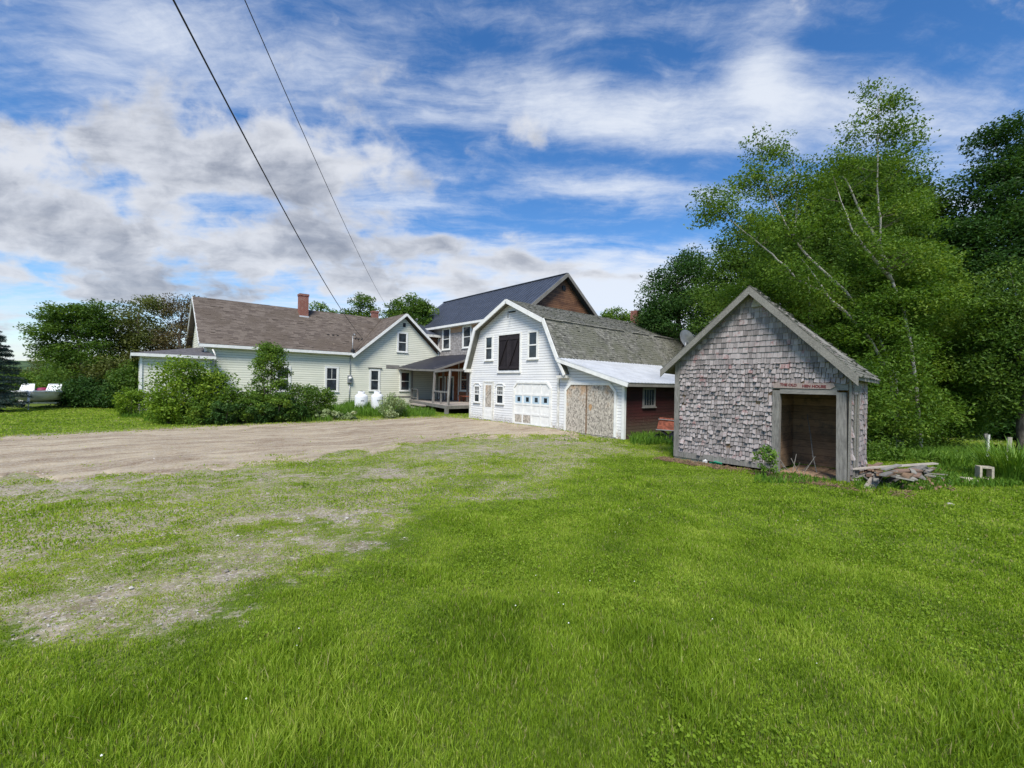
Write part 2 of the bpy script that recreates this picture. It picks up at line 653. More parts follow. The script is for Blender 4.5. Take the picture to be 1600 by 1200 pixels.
def m_leaf(name, c_dark, c_mid, c_light, trans=0.35, rough=0.5, hue_noise=1.2, dry=0.0):
    mt, T, bs, ob, out = new_mat(name)
    t = T.attr('tint', 2)
    n = T.noise(ob, hue_noise, 3, 0.6)
    f = T.math('ADD', T.math('MULTIPLY', t, 0.6), T.math('MULTIPLY', n, 0.4))
    c = T.mix(T.ramp(f, 0.2, 0.5), c_dark, c_mid)
    c = T.mix(T.ramp(f, 0.5, 0.85), c, c_light)
    c = T.mix(T.ramp(t, 0.955, 0.97, 0, dry), c, (0.42, 0.36, 0.19))
    T.put(bs.inputs['Base Color'], c)
    bs.inputs['Roughness'].default_value = rough
    bs.inputs['Specular IOR Level'].default_value = 0.25
    tr = T.n('ShaderNodeBsdfTranslucent')
    T.put(tr.inputs[0], T.mix(1.0, c, (1.25, 1.15, 0.5), 'MULTIPLY'))
    mx = T.n('ShaderNodeMixShader')
    mx.inputs[0].default_value = trans
    mt.node_tree.links.new(bs.outputs[0], mx.inputs[1])
    mt.node_tree.links.new(tr.outputs[0], mx.inputs[2])
    mt.node_tree.links.new(mx.outputs[0], out.inputs[0])
    return mt


M = {}
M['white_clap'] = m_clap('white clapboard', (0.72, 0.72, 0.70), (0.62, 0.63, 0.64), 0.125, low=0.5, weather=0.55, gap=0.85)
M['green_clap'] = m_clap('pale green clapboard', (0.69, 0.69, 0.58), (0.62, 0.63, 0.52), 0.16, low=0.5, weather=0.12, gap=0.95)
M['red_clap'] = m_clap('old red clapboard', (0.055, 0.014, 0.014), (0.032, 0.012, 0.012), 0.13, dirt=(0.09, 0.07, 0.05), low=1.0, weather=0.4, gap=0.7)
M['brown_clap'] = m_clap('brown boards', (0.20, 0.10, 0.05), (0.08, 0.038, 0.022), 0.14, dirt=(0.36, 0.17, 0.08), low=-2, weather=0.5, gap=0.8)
M['white'] = m_plain('white trim paint', (0.74, 0.74, 0.71), 0.5, 0.08, 4)
M['dirty_white'] = m_plain('worn white trim paint', (0.62, 0.61, 0.56), 0.6, 0.22, 7)
M['grey_wood'] = m_wood('weathered grey wood', (0.095, 0.090, 0.083), (0.29, 0.275, 0.25), (9, 9, 1.2))
M['grey_wood_h'] = m_wood('weathered grey board', (0.10, 0.095, 0.088), (0.29, 0.275, 0.25), (1.2, 9, 12))
M['plank_brown'] = m_wood('reddish brown old boards', (0.09, 0.055, 0.042), (0.25, 0.17, 0.13), (3, 9, 9))
M['rake_wood'] = m_wood('weathered rake board', (0.11, 0.105, 0.095), (0.30, 0.285, 0.25), (9, 9, 9))
M['interior_wood'] = m_wood('old interior boards', (0.06, 0.042, 0.030), (0.40, 0.265, 0.165), (1.2, 1.2, 14), planks=0.19, stain=(0.13, 0.10, 0.075))
M['deck_wood'] = m_wood('porch deck wood', (0.22, 0.19, 0.16), (0.44, 0.40, 0.35), (2, 2, 8))
M['dark_door'] = m_wood('black stained board door', (0.012, 0.010, 0.012), (0.035, 0.03, 0.034), (14, 14, 1))
M['shed_shingle'] = m_shingle('silvery cedar shingles', (0.145, 0.128, 0.124), (0.42, 0.375, 0.365), None, stain=(0.24, 0.11, 0.105), stain_lo=0.565)
M['roof_old'] = m_shingle('mossy old roof shingles', (0.085, 0.084, 0.075), (0.25, 0.245, 0.215), (0.15, 0.15, 0.12), moss=0.4, mosscol=(0.075, 0.085, 0.045), patch=0.7, streak=(5, 5, 5))
M['roof_brown'] = m_shingle('brown asphalt shingles', (0.085, 0.067, 0.056), (0.175, 0.145, 0.120), (0.11, 0.088, 0.07), patch=0.5, streak=(6, 6, 6), stain=(0.22, 0.18, 0.13), stain_lo=0.62)
M['wall_shingle'] = m_shingle('grey brown wall shingles', (0.20, 0.18, 0.17), (0.37, 0.35, 0.34), None, patch=0.8)
M['new_shingle'] = m_shingle('tan cedar shingles', (0.26, 0.13, 0.07), (0.48, 0.29, 0.18), None)
M['red_shingle'] = m_shingle('rust brown shingles', (0.16, 0.05, 0.025), (0.34, 0.12, 0.06), None)
M['metal_dark'] = m_plain('dark blue grey metal roofing', (0.050, 0.058, 0.078), 0.42, 0.15, 1.5, 0.0, 0, 0.5)
M['metal_porch'] = m_plain('charcoal roll roofing', (0.022, 0.022, 0.03), 0.6, 0.3, 2.5)
M['metal_white'] = m_plain('white painted metal roofing', (0.53, 0.545, 0.565), 0.4, 0.1, 1.5, 0.0, 0, 0.5)
M['annex_roof'] = m_plain('grey asphalt roofing', (0.10, 0.095, 0.10), 0.9, 0.25, 6)
M['glass'] = m_glass('dark window glass')
M['brick'] = m_brick('red chimney brick')
M['osb'] = m_osb('weathered strand board')
M['concrete'] = m_plain('old concrete', (0.36, 0.33, 0.29), 0.9, 0.25, 6, bump=0.4)
M['block'] = m_plain('pale concrete block', (0.42, 0.38, 0.30), 0.9, 0.22, 12, bump=0.5)
M['rust'] = m_plain('rusty red metal', (0.20, 0.06, 0.035), 0.8, 0.5, 8, bump=0.2)
M['black_metal'] = m_plain('black metal', (0.02, 0.02, 0.022), 0.5, 0.3, 4)
M['grey_metal'] = m_plain('galvanised grey metal', (0.35, 0.36, 0.37), 0.45, 0.15, 4, 0.6)
M['tank'] = m_plain('white tank enamel', (0.74, 0.75, 0.76), 0.35, 0.03, 2, spec=0.5)
M['wire'] = m_plain('black cable', (0.015, 0.015, 0.018), 0.6)
M['bark_birch'] = None
M['text'] = m_plain('faded red lettering', (0.15, 0.035, 0.035), 0.7)
M['sign'] = m_wood('sign board wood', (0.22, 0.17, 0.15), (0.38, 0.31, 0.28), (8, 8, 2))
M['blue_film'] = m_plain('pale blue film', (0.42, 0.54, 0.62), 0.4, 0.1)
M['maroon'] = m_plain('maroon vinyl', (0.22, 0.02, 0.07), 0.5)
M['hull'] = m_plain('cream boat hull', (0.62, 0.60, 0.52), 0.35, 0.1)
M['rubber'] = m_plain('black rubber', (0.02, 0.02, 0.02), 0.8)
M['green_plastic'] = m_plain('green plastic bag', (0.02, 0.25, 0.14), 0.4)
M['stone'] = m_plain('pale stone', (0.42, 0.40, 0.36), 0.9, 0.3, 9, bump=0.5)
M['dead'] = m_plain('dry brown stalks', (0.20, 0.13, 0.08), 0.9, 0.4, 9)


def m_bark(name, c1, c2, birch=False):
    mt, T, bs, ob, _ = new_mat(name)
    n = T.noise(T.scale(ob, (6, 6, 2) if not birch else (2, 2, 9)), 2.2, 5, 0.65)
    c = T.mix(T.ramp(n, 0.35, 0.65) if not birch else T.ramp(n, 0.56, 0.63), c1, c2)
    T.put(bs.inputs['Base Color'], c)
    T.put(bs.inputs['Normal'], T.bump(n, 0.5, 0.03))
    return mt


M['bark_birch'] = m_bark('birch bark', (0.44, 0.41, 0.37), (0.06, 0.05, 0.045), True)
M['bark'] = m_bark('grey brown bark', (0.07, 0.055, 0.045), (0.19, 0.16, 0.13))
M['leaf_birch'] = m_leaf('birch leaves', (0.038, 0.095, 0.010), (0.112, 0.210, 0.022), (0.24, 0.34, 0.050), 0.45)
M['leaf_maple'] = m_leaf('maple leaves', (0.035, 0.090, 0.012), (0.085, 0.165, 0.022), (0.18, 0.28, 0.045), 0.4)
M['leaf_dark'] = m_leaf('dark tree leaves', (0.018, 0.055, 0.012), (0.042, 0.105, 0.020), (0.095, 0.18, 0.038), 0.35)
M['leaf_olive'] = m_leaf('olive tree leaves', (0.050, 0.068, 0.016), (0.105, 0.130, 0.028), (0.18, 0.21, 0.05), 0.3)
M['leaf_purple'] = m_leaf('bronze purple leaves', (0.060, 0.052, 0.026), (0.12, 0.095, 0.045), (0.16, 0.15, 0.05), 0.3)
M['leaf_lime'] = m_leaf('bright shrub leaves', (0.060, 0.125, 0.012), (0.16, 0.27, 0.022), (0.34, 0.44, 0.05), 0.4)
M['leaf_shrub'] = m_leaf('shrub leaves', (0.045, 0.105, 0.014), (0.110, 0.205, 0.024), (0.25, 0.35, 0.05), 0.35)
M['leaf_spruce'] = m_leaf('blue spruce needles', (0.012, 0.030, 0.028), (0.030, 0.058, 0.050), (0.065, 0.105, 0.09), 0.1)
M['leaf_weed'] = m_leaf('weed blades', (0.05, 0.125, 0.015), (0.12, 0.24, 0.025), (0.22, 0.36, 0.05), 0.4)
M['leaf_hosta'] = m_leaf('pale variegated leaves', (0.14, 0.22, 0.08), (0.30, 0.38, 0.18), (0.50, 0.55, 0.34), 0.3)
M['grass'] = m_leaf('grass blades', (0.120, 0.205, 0.014), (0.262, 0.395, 0.030), (0.46, 0.56, 0.10), 0.5, 0.55, 0.9, 0.8)
M['flower'] = m_plain('white clover flowers', (0.75, 0.75, 0.68), 0.8)
# ------------------------------------------------------------------ ground
_rg = np.random.default_rng(5)
_tab = _rg.random((64, 64))


def vnoise(x, y, s):
    x = np.asarray(x) * s
    y = np.asarray(y) * s
    xi, yi = np.floor(x).astype(int), np.floor(y).astype(int)
    fx, fy = x - xi, y - yi
    fx = fx * fx * (3 - 2 * fx)
    fy = fy * fy * (3 - 2 * fy)
    g = lambda i, j: _tab[i % 64, j % 64]
    return (g(xi, yi) * (1 - fx) + g(xi + 1, yi) * fx) * (1 - fy) + (g(xi, yi + 1) * (1 - fx) + g(xi + 1, yi + 1) * fx) * fy


def fbm(x, y, s, o=4):
    t, a, n = 0, 0.5, 0
    for k in range(o):
        t = t + a * vnoise(x + 17.3 * k, y - 9.1 * k, s * 2 ** k)
        n += a
        a *= 0.55
    return t / n


# places on the ground named by where the photograph shows them, stored as site positions
def spot(px, py, rx, ry, w):
    p = gnd(px, py)
    q = gnd(px + rx, py)
    r_ = gnd(px, py - ry)
    return (p[0], p[1], max(abs(q[0] - p[0]), 0.3), max(abs(r_[1] - p[1]), 0.25), w)


WEAR = [spot(*s) for s in [(300, 860, 330, 70, 0.34), (50, 945, 130, 40, 0.19), (195, 920, 70, 26, 0.22), (300, 985, 90, 50, 0.24), (500, 806, 150, 14, 0.5),
                           (540, 850, 70, 16, 0.40), (400, 870, 80, 40, 0.25), (140, 765, 240, 16, 0.62), (380, 742, 260, 12, 0.5), (625, 737, 70, 12, 0.62), (700, 800, 120, 25, 0.22),
                           (840, 692, 100, 9, 0.75), (760, 708, 110, 8, 0.55), (700, 695, 60, 10, 0.4), (210, 655, 40, 6, 0.3), (930, 686, 60, 6, 0.4), (430, 905, 60, 25, 0.3), (20, 1000, 90, 30, 0.35),
                           (1180, 748, 120, 7, 0.3), (640, 870, 50, 15, 0.2)]]


def wear_at(x, y):
    w = np.zeros_like(np.asarray(x, float))
    for cx, cy, rx, ry, k in WEAR:
        w = w + k * np.exp(-((x - cx) / rx) ** 2 - ((y - cy) / ry) ** 2)
    w = np.minimum(w * 0.82, 0.62)
    n = fbm(x, y, 1.3, 5)
    n2 = fbm(x + 40, y + 11, 0.45, 3)
    n3 = fbm(x - 23, y + 5, 4.0, 4)
    return np.clip(w * 0.85 + ((n - 0.5) * 1.0 + (n3 - 0.5) * 1.5) * np.sqrt(w + 0.01) + (n2 - 0.5) * 0.25 * (w > 0.02), 0, 1)


THIN = [(-400, 1010), (0, 1000), (200, 985), (420, 925), (600, 860), (750, 805), (950, 735), (1080, 706), (1300, 690)]


def thin_at(x, y):
    """1 where traffic keeps the grass short and sparse"""
    x, y = np.asarray(x, float), np.asarray(y, float)
    yy = np.maximum(y, 0.3)
    px, py = project(x, yy, ground_h(x, y))
    ln = np.interp(px, *zip(*THIN))
    t0 = np.interp(px, *zip(*DT))
    t = sst(ln - py + (fbm(x, y, 1.1, 5) - 0.5) * 190, -45, 60) * sst(py - t0, -6, 0)
    return t * (0.75 + 0.5 * (fbm(x + 5, y - 31, 0.8, 3) - 0.5)) * (y > 0.5)


# driveway outline
DT = [(-900, 745), (-500, 712), (-200, 692), (0, 683), (200, 673), (400, 663), (560, 657), (640, 653), (700, 652), (735, 654), (800, 662), (872, 671), (905, 679)]
DB = [(-900, 860), (-500, 800), (-200, 768), (0, 753), (200, 741), (400, 725), (540, 709), (640, 694), (700, 688), (760, 682), (860, 681), (905, 684)]


def drive_col(px):
    return np.interp(px, *zip(*DT)), np.interp(px, *zip(*DB))


nth, radii = 900, np.concatenate([[0.02], np.geomspace(0.35, 1400, 520)])
th_ = np.linspace(-math.pi, math.pi, nth, endpoint=False)
RR, TT = np.meshgrid(radii, th_, indexing='ij')
gx, gy = (RR * np.sin(TT)).ravel(), (RR * np.cos(TT)).ravel()
gz = ground_h(gx, gy) - sst(np.hypot(gx, gy), 60, 400) * 6.0
gz = gz + (fbm(gx, gy, 3.0, 3) - 0.5) * 0.05 * (np.hypot(gx, gy) < 40)
i = np.arange(len(radii) - 1)[:, None] * nth
j = np.arange(nth)[None, :]
j2 = (j + 1) % nth
Q = np.stack([i + j, i + nth + j, i + nth + j2, i + j2], -1).reshape(-1, 4)
wear = np.where(gy > 0.5, wear_at(gx, gy), 0.2)
thin_g = thin_at(gx, gy)

mt, T, bs, ob, _ = new_mat('lawn soil')
w_ = T.attr('tint', 2)
nA = T.noise(ob, 0.35, 6, 0.6)
nB = T.noise(ob, 3.5, 7, 0.65)
nC = T.noise(ob, 22, 5, 0.7)
gr = T.mix(T.ramp(nA, 0.35, 0.65), (0.095, 0.155, 0.020), (0.160, 0.225, 0.034))
gr = T.mix(T.ramp(nB, 0.4, 0.75), gr, (0.17, 0.20, 0.055))
gr = T.mix(T.ramp(nC, 0.35, 0.65, 0.55, 0.0), gr, (0.035, 0.055, 0.012))
st = T.voro(T.vmath('ADD', ob, T.scale(T.comb(nC, nB, 0.0), (0.06, 0.06, 0))), 42, 1)
sr_, sg_, sb_ = T.sep(st)
gravel = T.mix(sr_, (0.20, 0.17, 0.135), (0.50, 0.455, 0.38))
soil = T.mix(T.ramp(nB, 0.35, 0.7), (0.21, 0.175, 0.115), (0.37, 0.32, 0.225))
gv = T.mix(T.ramp(T.math('ADD', T.math('MULTIPLY', sg_, 0.4), T.math('MULTIPLY', nB, 0.6)), 0.42, 0.6), soil, gravel)
nD0 = T.noise(ob, 7.0, 7, 0.72)
wf = T.ramp(T.math('ADD', w_, T.math('ADD', T.math('MULTIPLY', T.math('SUBTRACT', nC, 0.5), 0.5), T.math('MULTIPLY', T.math('SUBTRACT', nD0, 0.5), 1.3))), 0.38, 0.62)
thn = T.attr('thin', 2)
nD = T.noise(ob, 9.0, 6, 0.7)
nE = T.noise(ob, 60.0, 3, 0.7)
straw = T.mix(T.ramp(nE, 0.35, 0.65), (0.20, 0.19, 0.07), (0.45, 0.41, 0.27))
mixT = T.ramp(T.math('ADD', T.math('MULTIPLY', thn, 0.55), T.math('ADD', T.math('MULTIPLY', nD, 0.5), T.math('MULTIPLY', nB, 0.3))), 0.55, 0.95)
gr = T.mix(mixT, gr, straw)
gr = T.mix(T.math('MULTIPLY', T.ramp(T.math('ADD', nD, T.math('MULTIPLY', thn, 0.16)), 0.57, 0.68), T.ramp(thn, 0.2, 0.7)), gr, gv)
T.put(bs.inputs['Base Color'], T.mix(wf, gr, gv))
bs.inputs['Roughness'].default_value = 0.95
bs.inputs['Specular IOR Level'].default_value = 0.1
T.put(bs.inputs['Normal'], T.bump(T.math('ADD', nC, T.math('MULTIPLY', sr_, 0.5)), 0.7, 0.02))
M['lawn'] = mt
me = np_mesh('lawn', np.stack([gx, gy, gz], -1), Q, M['lawn'], wear, smooth=True)
a_ = me.attributes.new('thin', 'FLOAT', 'POINT')
a_.data.foreach_set('value', thin_g.astype(np.float32))
tag(link('lawn', me), kind='structure')

# driveway: one gravel sheet lying just proud of the soil, its rim sunk into it
cols = np.arange(-900, 906, 4.0)
rows = 40
V = []
tt = []
for c in cols:
    t0, b0 = drive_col(c)
    pa, pb = gnd(c, t0), gnd(c, b0)
    ra = (fbm(pa[0], pa[1], 1.2, 4) - 0.5) * 1.3
    rb_ = (fbm(pb[0], pb[1], 1.0, 5) - 0.5) * 4.0
    dvec = (pa - pb)[:2]
    L_ = np.linalg.norm(dvec)
    dvec = dvec / max(L_, 1e-3)
    pa2 = pa[:2] + dvec * min(ra, L_ * 0.4)
    pb2 = pb[:2] - dvec * min(rb_, L_ * 0.8)
    for k in range(rows + 1):
        s = k / rows
        q = pb2 * (1 - s) + pa2 * s
        V.append((q[0], q[1]))
        tt.append(min(s, 1 - s) * rows)
V = np.array(V)
zz = ground_h(V[:, 0], V[:, 1]) + (fbm(V[:, 0], V[:, 1], 3.0, 3) - 0.5) * 0.05 + 0.012 + 0.03 * (fbm(V[:, 0] * 1.0, V[:, 1], 1.5, 3) - 0.5)
zz = zz + np.where(np.array(tt) < 0.5, -0.07, np.where(np.array(tt) < 1.5, -0.004, 0.006))
i = np.arange(len(cols) - 1)[:, None] * (rows + 1)
j = np.arange(rows)[None, :]
Q = np.stack([i + j, i + rows + 1 + j, i + rows + 2 + j, i + j + 1], -1).reshape(-1, 4)
mt, T, bs, ob, _ = new_mat('gravel driveway')
mp = T.n('ShaderNodeMapping')
mp.inputs['Rotation'].default_value = (0, 0, -TH)
T.put(mp.inputs['Vector'], ob)
wv_ = T.n('ShaderNodeTexNoise')
T.put(wv_.inputs['Vector'], mp.outputs[0])
wv_.inputs['Scale'].default_value = 0.22
mw = T.vmath('ADD', mp.outputs[0], T.scale(T.vmath('SUBTRACT', wv_.outputs['Color'], (0.5, 0.5, 0.5)), (0, 3.5, 0)))
tr = T.noise(T.scale(mw, (0.13, 0.75, 1)), 1.5, 8, 0.7, 0.5)
tr2 = T.noise(T.scale(mw, (0.45, 2.6, 1)), 1.5, 7, 0.68, 0.5)
nB = T.noise(ob, 2.2, 7, 0.65)
nC = T.noise(ob, 26, 4, 0.7)
st = T.voro(ob, 38, 1)
sr_, sg_, sb_ = T.sep(st)
c = T.mix(T.ramp(T.math('ADD', T.math('MULTIPLY', tr, 0.55), T.math('MULTIPLY', tr2, 0.45)), 0.40, 0.60), (0.215, 0.150, 0.085), (0.48, 0.395, 0.265))
c = T.mix(T.ramp(nB, 0.45, 0.7, 0, 0.7), c, (0.38, 0.325, 0.235))
c = T.mix(T.ramp(sr_, 0.3, 1.0, 0, 0.55), c, (0.50, 0.45, 0.385))
c = T.mix(T.ramp(sg_, 0.75, 1.0, 0, 0.5), c, (0.15, 0.12, 0.10))
T.put(bs.inputs['Base Color'], c)
bs.inputs['Roughness'].default_value = 0.95
T.put(bs.inputs['Normal'], T.bump(T.math('ADD', T.math('MULTIPLY', sr_, 0.4), T.math('ADD', nC, T.math('MULTIPLY', tr2, 1.5))), 0.7, 0.03))
M['drive'] = mt
tag(link('driveway', np_mesh('driveway', np.concatenate([V, zz[:, None]], 1), Q, M['drive'], smooth=True)), kind='structure')


# ------------------------------------------------------------------ blades and leaves
def blades(n, P, h, w, rg, lean=0.45, bend=0.35):
    """kite-shaped grass blades. P (n,2or3), h (n,), w (n,)"""
    ang = rg.random(n) * 2 * math.pi
    la = rg.random(n) * 2 * math.pi
    ln = rg.random(n) * lean
    sx, sy = np.cos(ang), np.sin(ang)
    lx, ly = np.cos(la) * ln * h, np.sin(la) * ln * h
    z = P[:, 2]
    b = np.stack([P[:, 0], P[:, 1], z - 0.01], -1)
    mid = np.stack([P[:, 0] + lx * 0.4, P[:, 1] + ly * 0.4, z + h * 0.55], -1)
    tip = np.stack([P[:, 0] + lx * (1 + bend), P[:, 1] + ly * (1 + bend), z + h * (1 - 0.3 * ln)], -1)
    off = np.stack([sx * w, sy * w, np.zeros(n)], -1)
    V = np.stack([b, mid + off, tip, mid - off], 1).reshape(-1, 3)
    Q = np.arange(4 * n, dtype=np.int32).reshape(-1, 4)
    return V, Q


def in_drive(x, y, pad=0.0):
    px, py = project(x, y, ground_h(x, y))
    t0, b0 = drive_col(px)
    return (py > t0 + 1 + pad) & (py < b0 - 2 - pad) & (px < 900)


SHED_P = np.array([7.669, 9.995, 0.0])
SHED_YAW = R(-49.3)
SX = np.array([math.cos(SHED_YAW), math.sin(SHED_YAW)])
SY = np.array([-math.sin(SHED_YAW), math.cos(SHED_YAW)])


def in_building(x, y):
    q0, q1 = x - SHED_P[0], y - SHED_P[1]
    u, v = q0 * SX[0] + q1 * SX[1], q0 * SY[0] + q1 * SY[1]
    s = (u > -4.2) & (u < 0.0) & (v > 0.05) & (v < 1.7)
    a = (x - ORG[0]) * AX[0] + (y - ORG[1]) * AX[1]
    b = (x - ORG[0]) * BX[0] + (y - ORG[1]) * BX[1]
    return s | ((a > 0) & (b < 0) & (b > -10.5)) | ((a > -11.2) & (b < -23.4)) | ((a > 1) & (b < -13.5))


def sample_field(n, r0, r1, pw, rg, half=1.12):
    u = rg.random(n)
    e = 2 - pw
    r = (r0 ** e + u * (r1 ** e - r0 ** e)) ** (1 / e)
    t = (rg.random(n) * 2 - 1) * half
    return r * np.sin(t), r * np.cos(t), r


def field(n, r0, r1, pw, seed, hfun, wfun, keep):
    rg = np.random.default_rng(seed)
    x, y, r = sample_field(n, r0, r1, pw, rg)
    k = keep(x, y, r, rg) & ~in_building(x, y)
    x, y, r = x[k], y[k], r[k]
    z = ground_h(x, y) + (fbm(x, y, 3.0, 3) - 0.5) * 0.05
    h, w = hfun(x, y, r, rg), wfun(r, rg)
    V, Q = blades(len(x), np.stack([x, y, z], -1), h, w, rg)
    tn = np.clip(0.46 + (fbm(x, y, 2.3, 4) - 0.5) * 1.0 + 0.28 * thin_at(x, y) + 0.12 * (r > 20) + rg.normal(0, 0.21, len(x)), 0, 0.95)
    tn = np.where(rg.random(len(x)) < 0.04 + 0.12 * thin_at(x, y), 1.0, tn)
    return V, Q, np.repeat(tn, 4)


def keep_grass(x, y, r, rg):
    wv = wear_at(x, y)
    p = 1 - sst(wv + (fbm(x, y, 7, 3) - 0.5) * 0.8, 0.25, 0.65) * 0.86
    p = p * (1 - 0.72 * thin_at(x, y) * sst(fbm(x + 3, y + 8, 2.2, 4), 0.36, 0.56))
    px, py = project(x, y, ground_h(x, y))
    t0, b0 = drive_col(px)
    s_ = (py - t0) / np.maximum(b0 - t0, 1)
    edge = sst(s_, 0.62, 1.0) * sst(fbm(x + 31, y + 2, 1.6, 4), 0.44, 0.60) * 0.5 + sst(0.12 - s_, 0, 0.1) * 0.2
    p = p * np.where(in_drive(x, y), 0.004 + edge, 1)
    return rg.random(len(x)) < p


def h_grass(x, y, r, rg):
    wv = wear_at(x, y)
    lush = fbm(x, y, 0.5, 3)
    h = (0.028 + 0.040 * lush) * (1 - 0.55 * sst(wv, 0.05, 0.3)) * rg.uniform(0.6, 1.35, len(x))
    h = h * (1 - 0.52 * thin_at(x, y))
    h = h * (1 + 0.7 * (rg.random(len(x)) < 0.02))
    tuft = fbm(x + 9, y + 3, 1.7, 2)
    return h * (0.75 + 0.9 * sst(tuft, 0.55, 0.8))


parts = [field(460000, 1.2, 7.0, 0.95, 21, h_grass, lambda r, rg: (0.0013 + 0.00045 * r) * rg.uniform(0.7, 1.3, len(r)), keep_grass),
         field(420000, 6.0, 19, 1.1, 22, h_grass, lambda r, rg: (0.0022 + 0.0008 * r) * rg.uniform(0.7, 1.3, len(r)), keep_grass),
         field(200000, 17, 42, 1.0, 23, lambda x, y, r, rg: 0.05 * rg.uniform(0.6, 1.3, len(x)), lambda r, rg: 0.0011 * r, keep_grass)]
off = 0
Vs, Qs, Ts = [], [], []
for V, Q, t in parts:
    Vs.append(V); Qs.append(Q + off); Ts.append(t); off += len(V)
tag(link('grass', np_mesh('grass', np.concatenate(Vs), np.concatenate(Qs), M['grass'], np.concatenate(Ts))),
    'green mown grass blades covering the lawn around the driveway', 'grass', kind='stuff')

# clover flowers: small pale heads
rg = np.random.default_rng(31)
x, y, r = sample_field(550, 2.5, 16, 0.9, rg)
k = (wear_at(x, y) < 0.22) & (fbm(x, y, 0.6, 3) > 0.50) & ~in_building(x, y) & ~in_drive(x, y) & (rg.random(len(x)) < 0.55)
x, y, r = x[k], y[k], r[k]
z = ground_h(x, y) + rg.uniform(0.05, 0.10, len(x))
oct_ = np.array([(1, 0, 0), (0, 1, 0), (-1, 0, 0), (0, -1, 0), (0, 0, 1), (0, 0, -1)], float) * 0.0052
C = np.stack([x, y, z], -1)
V = (C[:, None, :] + oct_[None] * (0.7 + 0.6 * rg.random((len(x), 1, 1)))).reshape(-1, 3)
tri = np.array([(0, 1, 4), (1, 2, 4), (2, 3, 4), (3, 0, 4), (1, 0, 5), (2, 1, 5), (3, 2, 5), (0, 3, 5)])
Qf = (np.arange(len(x))[:, None, None] * 6 + tri[None]).reshape(-1, 3)
tag(link('clover_flowers', np_mesh('clover_flowers', V, Qf, M['flower'])), 'tiny white clover heads scattered through the lawn', 'clover', kind='stuff')


def leaf_quads(C, size, rg, up=0.25, asp=0.5):
    n = len(C)
    nn = rg.normal(size=(n, 3))
    nn[:, 2] = np.abs(nn[:, 2]) + up
    nn /= np.linalg.norm(nn, axis=1, keepdims=True)
    a = np.cross(nn, rg.normal(size=(n, 3)))
    a /= np.linalg.norm(a, axis=1, keepdims=True) + 1e-9
    b = np.cross(nn, a)
    s = (size * rg.uniform(0.6, 1.3, n))[:, None]
    fold = nn * s * 0.22
    V = np.stack([C - a * s, C + b * s * asp + fold, C + a * s, C - b * s * asp + fold], 1).reshape(-1, 3)
    return V, np.arange(4 * n, dtype=np.int32).reshape(-1, 4)


def crown(ells, nclump, per, cr_, rg, inner=0.45, flat=0.6):
    """ells: (cx,cy,cz,rx,ry,rz) local. returns leaf centres, clump centres, tint"""
    E_ = np.array(ells, float)
    wgt = (E_[:, 3] * E_[:, 4] * E_[:, 5]) ** 0.67
    idx = rg.choice(len(E_), nclump, p=wgt / wgt.sum())
    d = rg.normal(size=(nclump, 3))
    d /= np.linalg.norm(d, axis=1, keepdims=True)
    rr = (inner + (1 - inner) * rg.random(nclump) ** 0.6)[:, None]
    cc = E_[idx, :3] + d * rr * E_[idx, 3:]
    rad = cr_ * rg.uniform(0.55, 1.45, nclump)
    cnt = np.maximum((per * (rad / cr_) ** 2).astype(int), 4)
    ci = np.repeat(np.arange(nclump), cnt)
    g = rg.normal(size=(len(ci), 3))
    g = g / np.linalg.norm(g, axis=1, keepdims=True) * (rg.random((len(ci), 1)) ** 0.45) * 1.05
    pts = cc[ci] + g * rad[ci][:, None] * np.array([1, 1, flat])
    tn = np.clip(0.5 + rg.normal(0, 0.16, nclump)[ci] + rg.normal(0, 0.12, len(ci)), 0, 1)
    return pts, cc, tn


